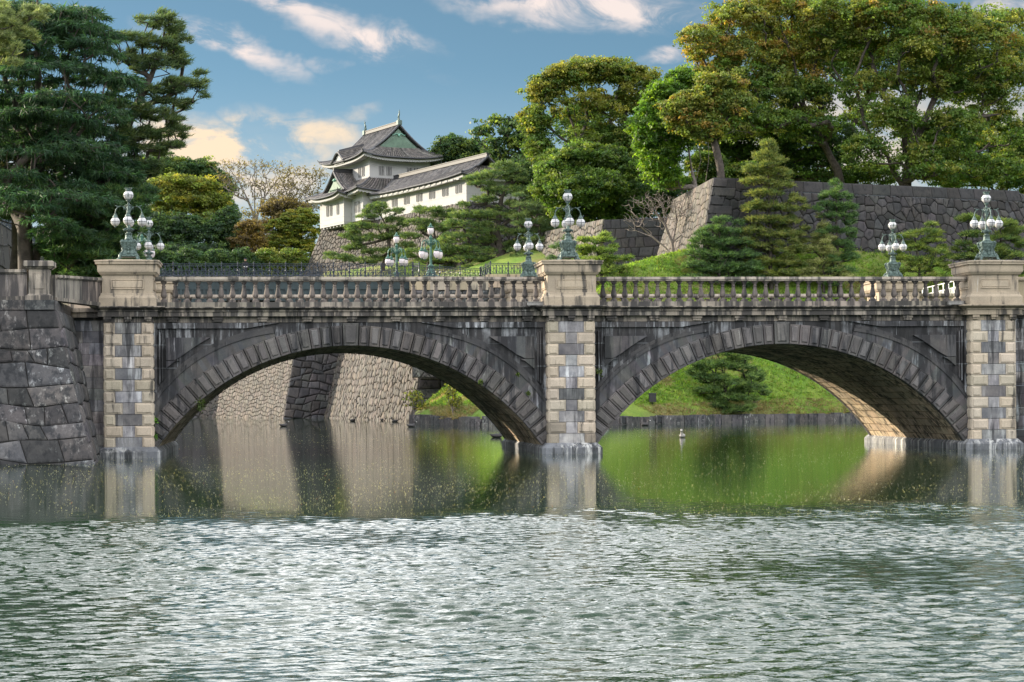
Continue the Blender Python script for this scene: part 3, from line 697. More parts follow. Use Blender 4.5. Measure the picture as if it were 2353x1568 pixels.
# ============================================================ LAMPS
def arcpts(fn, n): return [fn(i/(n-1)) for i in range(n)]
def globe_lamp():
    rt = empty('street_lamp'); s = 1.
    b = MB()
    # flared square pedestal on four claw feet
    prof = [(.30, .10), (.36, .13), (.36, .17), (.30, .20), (.245, .26), (.225, .36), (.235, .48), (.265, .60), (.285, .66), (.25, .70), (.21, .73), (.17, .75)]
    pts = [(sx*r*.86*(.98 if 1 else 1), sy*r*.86, z) for r, z in prof for sx, sy in ((-1, -1), (1, -1), (1, 1), (-1, 1))]; n = len(prof)
    b.faces(pts, [(j*4+k, j*4+(k+1) % 4, (j+1)*4+(k+1) % 4, (j+1)*4+k) for j in range(n-1) for k in range(4)]+[(0, 1, 2, 3), tuple((n-1)*4+k for k in range(4))])
    lift(rt, b.build('lamp_base', 'bronze'))
    for sx, sy in ((-1, -1), (1, -1), (1, 1), (-1, 1)):
        f = MB(); f.tube([(sx*.24, sy*.24, .22), (sx*.30, sy*.30, .15), (sx*.31, sy*.31, .08), (sx*.34, sy*.34, .03)], [.05, .06, .05, .055], 7); f.sphere((sx*.345, sy*.345, .03), .055, 8, 5, .6)
        for t in (-.4, 0, .4): f.sphere((sx*.37+t*.06*sy, sy*.37-t*.06*sx, .022), .024, 6, 4)
        f.build('claw_foot', 'bronze', rt)
        v_ = MB(); v_.tube([(sx*.20, sy*.20, .72), (sx*.255, sy*.255, .68), (sx*.25, sy*.25, .60), (sx*.215, sy*.215, .48), (sx*.20, sy*.20, .36), (sx*.225, sy*.225, .27), (sx*.285, sy*.285, .22)], [.035, .045, .04, .028, .028, .035, .045], 6)
        v_.sphere((sx*.25, sy*.25, .66), .05, 8, 5); v_.sphere((sx*.28, sy*.28, .21), .045, 8, 5); v_.build('scroll', 'bronze', rt)
    for k in range(4):
        a = k*math.pi/2; ca, sa = math.cos(a), math.sin(a)
        m_ = MB(); T = lambda r, t, z: (r*ca-t*sa, r*sa+t*ca, z)
        m_.tube([T(.215, .11*math.sin(q)*(1+.1*math.cos(q)), .47+.19*math.cos(q)) for q in [i*math.pi/9 for i in range(18)]], .014, 5, closed=True)
        m_.sphere(T(.215, 0, .40), .058, 9, 7, 1.15); m_.sphere(T(.262, 0, .385), .024, 7, 5); m_.sphere(T(.235, 0, .45), .045, 8, 5, .5)
        for sg in (-1, 1): m_.sphere(T(.225, sg*.05, .43), .025, 6, 4)
        m_.sphere(T(.235, 0, .27), .06, 8, 6, 1.3); m_.sphere(T(.20, 0, .58), .045, 8, 5); m_.build('lion_medallion', 'bronze', rt)
    c = MB()
    c.lathe([(.16, .75), (.15, .78), (.135, .80), (.125, .84), (.13, .86), (.125, .88), (.12, .96), (.13, .965), (.13, .98), (.07, 1.0), (.085, 1.04), (.13, 1.08), (.16, 1.10), (.12, 1.13), (.08, 1.16), (.06, 1.22), (.048, 1.30), (.040, 1.66), (.055, 1.68), (.07, 1.72), (.06, 1.76), (.08, 1.84), (.085, 1.92), (.06, 1.97), (.05, 1.99), (.10, 2.0), (.10, 2.02), (.04, 2.03), (.035, 2.10), (.06, 2.14), (.09, 2.17)], 12)
    for k in range(8):
        a = k*math.pi/4; c.tube([(.06*math.cos(a), .06*math.sin(a), 1.17), (.13*math.cos(a), .13*math.sin(a), 1.14), (.185*math.cos(a), .185*math.sin(a), 1.115), (.175*math.cos(a), .175*math.sin(a), 1.06)], [.02, .028, .03, .018], 5)
    c.build('lamp_column', 'bronze', rt, True)
    def globe(par, o, r, top=False):
        g = MB(); g.sphere(o, r, 20, 12); gg = g.build('globe', 'globe', par, True)
        f = MB(); f.tube([(o[0]+(r+.004)*math.cos(t), o[1]+(r+.004)*math.sin(t), o[2]) for t in [i*math.pi/12 for i in range(24)]], .0075, 4, closed=True)
        for ph in ((0, 1) if not top else (.5, 1.5)):
            ca, sa = math.cos(ph*math.pi/2), math.sin(ph*math.pi/2)
            f.tube([(o[0]+(r+.004)*math.cos(t)*ca, o[1]+(r+.004)*math.cos(t)*sa, o[2]+(r+.004)*math.sin(t)) for t in [i*math.pi/12 for i in range(24)]], .0075, 4, closed=True) if not top else f.tube([(o[0]+(r+.004)*math.cos(t)*ca, o[1]+(r+.004)*math.cos(t)*sa, o[2]+(r+.004)*math.sin(t)) for t in [math.pi+i*math.pi/10 for i in range(11)]], .0085, 4)
        f.build('globe_frame', 'iron', gg)
    for k in range(4):
        a = k*math.pi/2; ca, sa = math.cos(a), math.sin(a); T = lambda r, z, t=0: (r*ca-t*sa, r*sa+t*ca, z)
        m_ = MB(); m_.tube([T(.04, 1.74), T(.09, 1.86), T(.18, 1.94), (T(.29, 1.97)), T(.38, 1.93), T(.445, 1.85), T(.475, 1.76), T(.48, 1.70)], [.02, .022, .022, .02, .022, .021, .018, .016], 7)
        m_.tube([T(.36, 1.95), T(.43, 1.965), T(.475, 2.0), T(.46, 2.02)], [.02, .018, .01, .005], 5)
        m_.tube([T(.06, 1.88), T(.10, 1.98), T(.13, 1.99), T(.13, 1.95)], [.015, .013, .01, .007], 5); m_.tube([T(.16, 1.93), T(.17, 1.86), T(.14, 1.83), T(.12, 1.86)], [.01, .012, .01, .008], 5)
        m_.lathe([(.035, 1.70), (.05, 1.69), (.03, 1.675), (.05, 1.65), (.085, 1.60), (.095, 1.56), (.09, 1.545)], 12, T(.48, 0)); m_.lathe([(.05, 1.232), (.03, 1.22), (.04, 1.21), (.015, 1.19)][::-1], 8, T(.48, 0))
        am = m_.build('lamp_arm', 'bronze', rt, True)
        globe(am, T(.48, 1.405), .166)
    tp = MB(); tp.lathe([(.09, 2.17), (.105, 2.20), (.09, 2.205)], 12); 
    for k in range(3):
        a = k*2*math.pi/3+.5; tp.tube([(.175*math.cos(a), .175*math.sin(a), 2.30), (.185*math.cos(a), .185*math.sin(a), 2.40), (.165*math.cos(a), .165*math.sin(a), 2.43)], .02, 5)
    tp.lathe([(.12, 2.50), (.13, 2.52), (.10, 2.53), (.105, 2.58), (.125, 2.60), (.12, 2.61), (.06, 2.615)], 14)
    for k in range(10):
        a = k*math.pi/5; tp.tube([(.115*math.cos(a), .115*math.sin(a), 2.60), (.13*math.cos(a), .13*math.sin(a), 2.635)], [.02, .012], 4)
    tpo = tp.build('lamp_crown', 'bronze', rt)
    globe(tpo, (0, 0, 2.365), .178, True)
    return rt
gl = globe_lamp(); zt = zb(597.6)
labs = ['green bronze five globe lamp on the near leftmost pedestal', 'green bronze five globe lamp on the near middle pedestal', 'green bronze five globe lamp on the near rightmost pedestal',
        'green bronze five globe lamp behind the near leftmost lamp', 'green bronze five globe lamp on the far middle pedestal, in front of the iron fence', 'green bronze five globe lamp on the far rightmost pedestal beside the layered pine']
k = 0
for Y_ in (YL0, YL0+12.027):
    for X in PX:
        o = gl if k == 0 else copy_tree(gl); o.location = (X, Y_, zt); tag(o, labs[k], 'street lamp', 'bronze globe lamps on the bridge pedestals'); k += 1
# small grey junction boxes on the cornice beside the pedestals
for X, lab in ((-1.33, 'small grey metal junction box left of the middle pedestal'), (LB-1.45, 'small grey metal junction box left of the rightmost pedestal')):
    j = MB(); j.box(X-.3, X+.3, -.32, -.14, Z_C1+.03, Z_C1+.14); j.box(X-.32, X+.32, -.34, -.12, Z_C1+.1405, Z_C1+.16); j.box(X-.26, X-.18, -.3, -.16, Z_C1+.001, Z_C1+.0299); j.box(X+.18, X+.26, -.3, -.16, Z_C1+.001, Z_C1+.0299)
    j.tube([(X+.3, -.2, Z_C1+.08), (X+.4, -.2, Z_C1+.08), (X+.44, -.2, Z_C1+.03)], .015, 5)
    tag(j.build('junction_box', plain('galvanised_metal', (.25, .24, .23), .5, .3)), lab, 'junction box')

# ============================================================ WATER
def axis(fine0, fine1, step, far0, far1):
    a = list(np.arange(fine0, fine1, step)); s = step; x = a[-1]; up = []
    while x < far1: s = min(s*1.25, 30); x += s; up.append(x)
    s = step; x = a[0]; dn = []
    while x > far0: s = min(s*1.25, 30); x -= s; dn.append(x)
    return np.array(dn[::-1]+a+up)
wx = axis(-21., 4., .046, -400, 400); wy = axis(-62.5, -33., .034, -140, 700)
Xg, Yg = np.meshgrid(wx, wy); Zg = np.zeros_like(Xg); rr = np.random.default_rng(3)
amp = np.clip((-35.6+1.6*np.sin(Xg*.45+Yg*.3+1)+1.1*np.sin(Xg*.9-Yg*.5)+.7*np.sin(Xg*2.1+Yg)-Yg)/7.5, 0, 1)**1.5*np.clip((Yg+100)/30, 0, 1); amp[(np.abs(Xg+8.5) > 14)] = 0; amp[Yg < -64] = 0
gust = .75+.25*np.sin(Xg*.5+Yg*.35)+.15*np.sin(Xg*.23-Yg*.8+2)
for i in range(64):
    lam = .095*(.55/.095)**(rr.random()**1.15); th = rr.normal(.12, .5)+math.pi/2; kk = 2*math.pi/lam
    Zg += (.0060*lam**.95)*np.sin(kk*(Xg*math.cos(th)+Yg*math.sin(th))+rr.random()*6.28+.6*np.sin(Xg*rr.uniform(.3, 1)+Yg*rr.uniform(.3, 1)))
Zg *= amp*gust*.95
nx_, ny_ = len(wx), len(wy); V = np.stack([Xg, Yg, Zg], -1).reshape(-1, 3).astype(np.float32)
idx = np.arange(nx_*ny_).reshape(ny_, nx_); Fq = np.stack([idx[:-1, :-1], idx[:-1, 1:], idx[1:, 1:], idx[1:, :-1]], -1).reshape(-1, 4)
def gridmesh(name, V, Fq, mat, smooth=True):
    me = bpy.data.meshes.new(name); me.vertices.add(len(V)); me.vertices.foreach_set('co', V.astype(np.float32).ravel())
    me.loops.add(Fq.size); me.loops.foreach_set('vertex_index', Fq.astype(np.int32).ravel()); me.polygons.add(len(Fq)); me.polygons.foreach_set('loop_start', np.arange(0, Fq.size, 4, dtype=np.int32))
    if smooth: me.polygons.foreach_set('use_smooth', np.ones(len(Fq), bool))
    me.materials.append(MT[mat]); me.update(calc_edges=True)
    o = bpy.data.objects.new(name, me); COL.objects.link(o); return o
tag(gridmesh('water', V, Fq, 'water'), 'dark green moat water, rippled in front and calm beneath the bridge', 'water', kind='structure')
# floating leaves
N = 15000; xs, ys = [], []
fl = []
while len(fl) < N:
    px = rnd.uniform(0, 2353); py = 976+(1188-976)*rnd.random()**.9
    p = atz(px, py, .006); n_ = math.sin(p[0]*.23+p[1]*.11)+math.sin(p[0]*.5-p[1]*.31+2)+.6*math.sin(p[0]*1.3+p[1]*.5)
    if rnd.random() < .42+.20*n_: fl.append(p)
fl = np.array(fl); sz = np.random.default_rng(1).uniform(.007, .019, N)*np.clip(((fl[:, 1]+75)/60), .55, 2.2); an = RG.uniform(0, 6.28, N)
Q = np.zeros((N, 4, 3))
for k in range(4):
    a = an+k*math.pi/2; r_ = sz*(1.3 if k % 2 == 0 else .75); Q[:, k, 0] = fl[:, 0]+r_*np.cos(a); Q[:, k, 1] = fl[:, 1]+r_*np.sin(a); Q[:, k, 2] = .006+RG.uniform(0, .006, N)
pal = np.array([(.58, .52, .36), (.66, .62, .50), (.48, .42, .20), (.6, .6, .55), (.48, .16, .06)]); cc = pal[RG.choice(5, N, p=[.35, .3, .2, .13, .02])]
tag(fastmesh('floating_leaves', Q.reshape(-1, 3), 4, np.repeat(cc, 4, 0), 'leaf'), 'scattered pale leaves and petals floating on the calm water', 'leaves', kind='stuff')
# ============================================================ TERRAIN
A0, A1, A2 = (-20.66, 189.8), (-10.1, 159.9), (-5.35, 162.1); B1 = (1.16, 111.5); B2 = (13.7, 115)
SHORE = [(-400, 230), (-70, 203), A0, A1, A2, B1, (.64, 97.4), (4.7, 80.), (13.5, 78.5), (27.1, 91), (38.2, 96.4), (62, 108), (400, 260)]
def segdist(X, Y, pts):
    best = np.full(X.shape, 1e9); bi = np.zeros(X.shape, int)
    for i in range(len(pts)-1):
        a, b = np.array(pts[i], float), np.array(pts[i+1], float); d = b-a; t = np.clip(((X-a[0])*d[0]+(Y-a[1])*d[1])/(d@d), 0, 1)
        D = np.hypot(X-a[0]-t*d[0], Y-a[1]-t*d[1]); m = D < best; best[m] = D[m]; bi[m] = i
    return best, bi
def inside(X, Y, poly):
    r_ = np.zeros(X.shape, bool)
    for i in range(len(poly)):
        (x0, y0), (x1, y1) = poly[i], poly[(i+1) % len(poly)]
        if y0 == y1: continue
        c = ((y0 > Y) != (y1 > Y)) & (X < (x1-x0)*(Y-y0)/(y1-y0)+x0); r_ ^= c
    return r_
LAND = SHORE+[(400, 600), (-400, 600)]
C0 = at(1640, 560, 110)[:2]; C1 = at(1552, 560, 129)[:2]; C2 = at(1388, 560, 132)[:2]; C3 = at(1175, 560, 176)[:2]; D1 = at(2342, 560, 124.5)[:2]
dirCD = (D1-C0)/np.linalg.norm(D1-C0)
UPT = [tuple(C0+np.array([1.6, 2.2])), tuple(D1+np.array([.5, 2])), (150, 165), (200, 400), (20, 400), tuple(C3+np.array([2, 4])), tuple(C2+np.array([2, 3])), tuple(C1+np.array([1.5, 2.5]))]
th0 = R(20.5); e1 = np.array([math.cos(th0), math.sin(th0)]); e2 = np.array([-math.sin(th0), math.cos(th0)]); OC = np.array([-.24, 155.])
SCs = 1.2
def cw(a, b): q = CAM[:2]+(OC+e1*a+e2*b-CAM[:2])*SCs; return (q[0], q[1])
def cz(z): return CAM[2]+(z-CAM[2])*SCs
CAST = [cw(1.6, -24), cw(7, -24), cw(24, -14), cw(24, 10), cw(8, 11), cw(.9, 8.5)]
def hillz(X, Y, raw=False):
    d, bi = segdist(X, Y, SHORE); ins = inside(X, Y, LAND)
    wall = (bi <= 4)
    cas = np.clip((X+9)/5, 0, 1); plat = 13.0+np.clip((d-5)/18, 0, 1)*6.6*np.clip((Y-135)/25, 0, 1)*cas+np.clip((d-10)/40, 0, 1)*8.*(1-cas)*(Y > 190)
    zg = .45+np.minimum((.66+.24*np.clip((X-22)/9, 0, 1)+.16*np.clip((X-33)/8, 0, 1))*d+.5*np.sin(X*.35)*np.sin(Y*.3)*np.clip(d/6, 0, 1), 17+.02*d)
    zg = np.minimum(zg, 13.+2.3*np.clip((X-18)/9, 0, 1)+1.3*np.clip((X-30)/6, 0, 1)+(.3*np.sin(X*.21+1)+.25*np.sin(Y*.3))*(X > 14))
    zg = np.where(inside(X, Y, [(2.5, 113.2), (13.7, 116.5), (19, 121), (26, 200), (0, 200)]), 13.0, zg)
    mound = .35*np.exp(-(((X-22.5)/5.)**2+((Y-108)/6.)**2)); zg = zg+mound*np.clip((d-9)/8, 0, 1)
    zw = np.where(d > 4.4, plat, -1.)
    z = np.where(wall, zw, zg)
    z = np.where(inside(X, Y, UPT), 19.8, z); z = np.where(inside(X, Y, CAST), 25.4, z)
    z = np.where(ins, z, -1.2); z = np.where((Y > 225) & (z > 0), z+np.clip((Y-225)/60, 0, 1)*3, z)
    return z
gx = np.concatenate([np.arange(-400, -40, 12), np.arange(-40, 75, .8), np.arange(75, 400, 12)]); gy = np.concatenate([np.arange(80, 210, .8), np.arange(210, 250, 2), np.arange(250, 600, 12)])
XX, YY = np.meshgrid(gx, gy); ZZ = hillz(XX, YY); idx = np.arange(XX.size).reshape(XX.shape)
tag(gridmesh('castle_hill', np.stack([XX, YY, ZZ], -1).reshape(-1, 3), np.stack([idx[:-1, :-1], idx[:-1, 1:], idx[1:, 1:], idx[1:, :-1]], -1).reshape(-1, 4), 'grass'), 'grassy castle hill and steep bank behind the bridge', 'hill', kind='structure')
# left bank: lower forecourt and the raised inner ground
g = MB(); g.box(-90, -LB-3.0, .9, 62, -1, Z_C1-.15); g.box(-90, tr[0]-.3, -4.2, .89, -1, Z_C1-.15); g.box(-90, -26.6, 62.01, 118, -1, 11.9)
tag(g.build('left_bank_ground', 'grass'), 'ground of the left bank', 'ground', kind='structure')
g = MB(); g.box(LB+1.2, 120, .9, 13.4, -1, Z_C1-.15); g.box(LB+5, 120, 13.41, 30, -1, Z_C1-.15); tag(g.build('right_bank_ground', 'grass'), 'ground of the right bank at the bridge end', 'ground', kind='structure')
g = MB(); g.poly([(-2500, -2500, -1.6), (2500, -2500, -1.6), (2500, 2500, -1.6), (-2500, 2500, -1.6)]); tag(g.build('ground', 'grass'), 'ground reaching the horizon', 'ground', kind='structure')
g = MB(); g.box(-1500, 1500, 480, 500, 0, 9); tag(g.build('far_ridge', 'grass'), 'far wooded ridge', 'hill', kind='structure')
def groundY(px, py, d=None, y0=80, y1=200):
    for Yt in np.arange(y0, y1, .15):
        p = at(px, py, Yt)
        if gz(p[0], p[1]) >= p[2]: return float(Yt)
    return d
def gz(x, y): return float(hillz(np.array([x], float), np.array([y], float))[0])
# ---- walls
def up(p, q, z0, z1, bat):      # face from p to q (left to right seen from outside), battered inward
    p, q = np.array(p, float), np.array(q, float); d = (q-p)/np.linalg.norm(q-p); n = np.array([-d[1], d[0]])*bat*(z1-z0)
    return ((*p, z0), (*q, z0), (q[0]+n[0], q[1]+n[1], z1), (p[0]+n[0], p[1]+n[1], z1))
def corner(p, c, q, z0, z1, bat):   # two faces meeting at corner c with a shared battered edge
    p, c, q = [np.array(k, float) for k in (p, c, q)]; d1 = (c-p)/np.linalg.norm(c-p); d2 = (q-c)/np.linalg.norm(q-c); n1 = np.array([-d1[1], d1[0]]); n2 = np.array([-d2[1], d2[0]])
    h = bat*(z1-z0); A = np.array([n1, n2]); off = np.linalg.solve(A, np.array([h, h])); t = c+off
    return t
def twoface(pts, z0, z1, bat):
    tops = []
    P_ = [np.array(p, float) for p in pts]
    for i in range(len(P_)):
        ns = []
        if i > 0: d = (P_[i]-P_[i-1]); d /= np.linalg.norm(d); ns.append(np.array([-d[1], d[0]]))
        if i < len(P_)-1: d = (P_[i+1]-P_[i]); d /= np.linalg.norm(d); ns.append(np.array([-d[1], d[0]]))
        b = [bat*(z1-z0)]*len(ns)
        tops.append(P_[i]+(ns[0]*b[0] if len(ns) == 1 else np.linalg.solve(np.array(ns), np.array(b))))
    return [((*P_[i], z0), (*P_[i+1], z0), (*tops[i+1], z1), (*tops[i], z1)) for i in range(len(P_)-1)], tops
F, _t = twoface([(-60, 201.5), A0, A1, A2, B1, B2], -.6, 12.8, .30)
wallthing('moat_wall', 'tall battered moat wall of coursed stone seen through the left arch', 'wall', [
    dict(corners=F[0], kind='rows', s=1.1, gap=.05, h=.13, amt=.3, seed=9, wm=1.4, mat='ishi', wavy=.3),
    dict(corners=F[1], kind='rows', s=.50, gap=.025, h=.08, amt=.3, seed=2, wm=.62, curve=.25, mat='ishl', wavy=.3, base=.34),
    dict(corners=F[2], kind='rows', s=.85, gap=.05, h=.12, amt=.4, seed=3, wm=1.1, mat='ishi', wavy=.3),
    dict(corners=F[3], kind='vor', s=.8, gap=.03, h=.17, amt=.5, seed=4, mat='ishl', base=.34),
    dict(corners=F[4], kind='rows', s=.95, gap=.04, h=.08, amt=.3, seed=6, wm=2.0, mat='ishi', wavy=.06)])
# pale stripe course / trim on the abutment under the fence
z0r = gz(*C0)-1.5; zT0 = at(1640, 409, 110.5)[2]; zT1 = at(2342, 440, 125)[2]
Fr, Tt = twoface([C1+np.array([-.9, -.3]), C0+np.array([-1.2, -.8]), D1+np.array([.3, -.6])], 0, 1, .0)
def wallface(p, q, z0p, z0q, z1p, z1q, bp, bq):
    return ((*p, z0p), (*q, z0q), (*bq, z1q), (*bp, z1p))
c0b = at(1600, 585, 109)[:2]; c0t = C0; c1b = at(1486, 603, 127.5)[:2]; c1t = at(1550, 456, 129)[:2]; d1b = at(2395, 590, 123.5)[:2]; d1t = D1
zc1 = at(1550, 456, 129)[2]; zl = 1.05
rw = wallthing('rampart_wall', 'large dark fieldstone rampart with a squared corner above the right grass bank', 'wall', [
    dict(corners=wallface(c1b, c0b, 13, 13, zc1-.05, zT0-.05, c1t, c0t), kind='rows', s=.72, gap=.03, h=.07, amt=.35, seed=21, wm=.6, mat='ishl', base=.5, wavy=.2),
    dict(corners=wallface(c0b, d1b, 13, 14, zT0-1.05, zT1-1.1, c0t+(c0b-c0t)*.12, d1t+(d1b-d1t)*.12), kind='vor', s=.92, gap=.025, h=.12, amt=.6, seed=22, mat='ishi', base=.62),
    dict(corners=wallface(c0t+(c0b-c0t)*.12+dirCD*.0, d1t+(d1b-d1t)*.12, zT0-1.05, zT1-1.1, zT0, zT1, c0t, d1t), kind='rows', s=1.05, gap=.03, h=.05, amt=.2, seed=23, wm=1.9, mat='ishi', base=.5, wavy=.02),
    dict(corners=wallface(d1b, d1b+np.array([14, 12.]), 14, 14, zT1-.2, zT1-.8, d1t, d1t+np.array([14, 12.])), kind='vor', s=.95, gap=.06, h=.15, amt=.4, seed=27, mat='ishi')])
# squared corner blocks
cq = MB(); nz = 11
for j in range(nz):
    t0, t1 = j/nz, (j+1)/nz-.012; L_ = 2.6 if j % 2 else 1.5
    lo = 13+(zT0-13)*t0; hi_ = 13+(zT0-13)*t1; pa = c0b+(c0t-c0b)*t0; pb_ = c0b+(c0t-c0b)*t1
    Mq = lambda u_, v_, h, pa=pa, pb_=pb_, lo=lo, hi_=hi_: (*(pa+(pb_-pa)*v_+dirCD*u_+np.array([dirCD[1], -dirCD[0]])*h), lo+(hi_-lo)*v_)
    raised(cq, [(0.02, 0), (L_, 0), (L_, 1), (0.02, 1)], lambda u_, v_, h, Mq=Mq: Mq(u_, min(1, max(0, v_)), h), [(0, 0), (.0, .14), (.05, .18)], colvar(.8, .3))
rr_ = rw; lift(rw, cq.build('corner_blocks', 'ishi'))
zT2 = at(1388, 505, 133)[2]; zT2b = at(1550, 500, 131)[2]; zT3 = at(1175, 548, 176)[2]
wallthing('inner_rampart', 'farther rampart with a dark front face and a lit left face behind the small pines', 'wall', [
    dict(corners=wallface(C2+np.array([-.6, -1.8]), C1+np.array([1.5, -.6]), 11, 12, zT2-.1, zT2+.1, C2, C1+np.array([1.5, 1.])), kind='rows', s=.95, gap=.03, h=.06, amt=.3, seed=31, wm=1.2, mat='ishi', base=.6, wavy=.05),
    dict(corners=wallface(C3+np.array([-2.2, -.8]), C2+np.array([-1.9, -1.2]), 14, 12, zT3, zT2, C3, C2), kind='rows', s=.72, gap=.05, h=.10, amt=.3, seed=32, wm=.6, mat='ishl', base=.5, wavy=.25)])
zb0 = 17.5; h_ = cz(22.0)-zb0
KA = -1.35
cb = [cw(-1.2, 10.3), cw(-1.2, -1.0), cw(.05, -1.6), cw(.1, -24.8), cw(7.2, -25.)]
Fc, Tc = [], []
def offs(p, a, b): return (p[0]+e1[0]*a+e2[0]*b, p[1]+e1[1]*a+e2[1]*b)
bt = .36*h_
topz = cz(22.0)
q0 = cw(-1.7, 9.9); q1 = cw(.12, -1.4); q2 = cw(.12, -24.9); q3 = cw(8, -24.9); q00 = cw(3.5, 12.6)
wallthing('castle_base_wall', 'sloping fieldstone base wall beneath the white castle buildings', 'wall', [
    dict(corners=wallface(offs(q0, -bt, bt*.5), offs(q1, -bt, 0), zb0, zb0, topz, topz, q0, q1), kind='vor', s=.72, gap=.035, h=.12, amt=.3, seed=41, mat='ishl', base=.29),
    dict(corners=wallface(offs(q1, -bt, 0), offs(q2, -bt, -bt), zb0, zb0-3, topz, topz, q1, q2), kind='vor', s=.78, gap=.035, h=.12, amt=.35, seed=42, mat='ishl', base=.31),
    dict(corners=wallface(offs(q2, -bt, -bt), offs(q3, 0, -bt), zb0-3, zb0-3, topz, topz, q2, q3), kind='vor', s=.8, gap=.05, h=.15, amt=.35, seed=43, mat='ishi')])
# retaining wall of the inner ground on the left, with its fence
wl = wallthing('retaining_wall', 'receding dark stone retaining wall at the far left under an iron fence', 'wall', [
    dict(corners=((-25.3, 110, 0), (-25.3, 22, 0), (-26.2, 22, 12.1), (-26.2, 110, 12.1)), kind='rows', s=1.2, gap=.05, h=.12, amt=.35, seed=51, wm=2.0, mat='ash', base=1.2)])
# bank kerb wall along the right shore with drain openings
kb = empty('shore_wall', (15.7, 83.5, 0), 'low dark stone kerb wall along the foot of the grass bank with square drains', 'wall')
SK = [(.64, 97.4), (4.7, 80.), (13.5, 78.5), (27.1, 91), (38.2, 96.4), (62, 108)]
mbk = MB()
for i in range(len(SK)-1):
    p, q = np.array(SK[i]), np.array(SK[i+1]); L = np.linalg.norm(q-p); d = (q-p)/L; n_ = np.array([d[1], -d[0]])
    if i < 2: n_ = n_
    x = 0
    while x < L:
        l_ = min(rnd.uniform(.8, 1.6), L-x); a_, b_ = p+d*x, p+d*(x+l_-.03); hh = .62+rnd.uniform(-.06, .06) if i > 1 else rnd.uniform(.4, .8)
        o_ = rnd.uniform(.28, .38); in_ = .7
        pts = [(*(a_+n_*o_), -.6), (*(b_+n_*o_), -.6), (*(b_+n_*o_), hh), (*(a_+n_*o_), hh), (*(a_-n_*in_), -.6), (*(b_-n_*in_), -.6), (*(b_-n_*in_), hh), (*(a_-n_*in_), hh)]
        mbk.faces(pts, [(0, 1, 2, 3), (3, 2, 6, 7), (0, 3, 7, 4), (1, 5, 6, 2)], colvar(1, .35)); x += l_
lift(kb, mbk.build('kerb_blocks', 'ish' if 0 else 'ash'))
for px in (1433, 1515):
    q = atz(px, 968, .3); p0, p1 = np.array(SK[2]), np.array(SK[3]); d = (p1-p0)/np.linalg.norm(p1-p0); n_ = np.array([d[1], -d[0]])
    rx_ = ray(px, 968); # intersect with the kerb face
    A_ = np.array([[rx_[0], -d[0]], [rx_[1], -d[1]]]); s_ = np.linalg.solve(A_, (p0+n_*.40)-CAM[:2]); c_ = CAM[:2]+rx_[:2]*s_[0]
    m_ = MB(); Mk = lambda x, y, z: (c_[0]+d[0]*x-n_[0]*y, c_[1]+d[1]*x-n_[1]*y, z)
    m_.box(-.45, -.3, -.06, .1, .10, .56, M=Mk); m_.box(.3, .45, -.06, .1, .10, .56, M=Mk); m_.box(-.45, .45, -.06, .1, .561, .68, M=Mk); fr_ = m_.build('drain_frame', 'ash'); lift(kb, fr_)
    m_ = MB(); m_.box(-.3, .3, -.01, .1, .15, .56, M=Mk); ho = m_.build('drain_opening', 'blackp'); ho.parent = kb; ho.matrix_parent_inverse = Matrix.Translation(-kb.location)

# ============================================================ IRON FENCES AND IRON BRIDGE
def fencepanel(Lp, H, seed=0):
    m = MB(); c = lambda x, z, r, t=.03, a0=0, a1=2*math.pi, n=12: m.tube([(x+r*math.cos(a0+(a1-a0)*i/(n if a1-a0 > 6 else n-1)), 0, z+r*math.sin(a0+(a1-a0)*i/(n if a1-a0 > 6 else n-1))) for i in range(n)], t, 3, closed=(a1-a0 > 6))
    m.box(0, Lp, -.02, .02, .06, .10); m.box(0, Lp, -.02, .02, H-.16, H-.13); m.box(0, Lp, -.035, .035, H-.05, H); 
    n = max(2, round(Lp/.62)); w_ = Lp/n
    for i in range(n):
        x = w_*(i+.5); zc_ = (H-.06)/2
        c(x, zc_, w_*.30); c(x, zc_, w_*.14, .036)
        for sx in (-1, 1):
            for sz in (-1, 1):
                c(x+sx*w_*.31, zc_+sz*(H*.27), w_*.15, .032); c(x+sx*w_*.12, zc_+sz*(H*.33), w_*.10, .028)
                m.tube([(x+sx*w_*.45, 0, zc_+sz*.05), (x+sx*w_*.36, 0, zc_+sz*H*.12), (x+sx*w_*.48, 0, zc_+sz*H*.2), (x+sx*w_*.40, 0, zc_+sz*H*.36)], .03, 3)
        m.tube([(x, 0, .1), (x, 0, H-.14)], .024, 3); m.tube([(x-w_/2, 0, .1), (x-w_/2, 0, H-.14)], .026, 3)
        for k in range(3): c(x+w_*(k-1)*.33, H-.09, .045, .012)
    return m
def fencepost(H):
    p = MB(); p.lathe([(.075, 0), (.075, .12), (.05, .16), (.05, H*.35), (.07, H*.45), (.05, H*.55), (.045, H-.05), (.07, H), (.07, H+.03), (.03, H+.05), (.06, H+.10), (.03, H+.15)], 6); return p
def makefence(root, P0, P1, z0, z1, n, H):
    P0, P1 = np.array(P0, float), np.array(P1, float); L = np.linalg.norm(P1-P0); lp = L/n; pm = po = None; a = math.atan2(P1[1]-P0[1], P1[0]-P0[0]); sl_ = math.atan2(z1-z0, L)
    for i in range(n+1):
        q = P0+(P1-P0)*i/n; z = z0+(z1-z0)*i/n
        if po is None: o = fencepost(H).build('post', 'iron', root); po = o
        else: o = po.copy(); COL.objects.link(o)
        o.parent = root; o.location = (q[0]-root.location.x, q[1]-root.location.y, z-root.location.z)
        if i < n:
            if pm is None: o = fencepanel(lp, H).build('scroll_panel', 'iron', root); pm = o
            else: o = pm.copy(); COL.objects.link(o)
            o.parent = root; o.location = (q[0]-root.location.x, q[1]-root.location.y, z-root.location.z); o.rotation_euler = (0, -sl_, a)
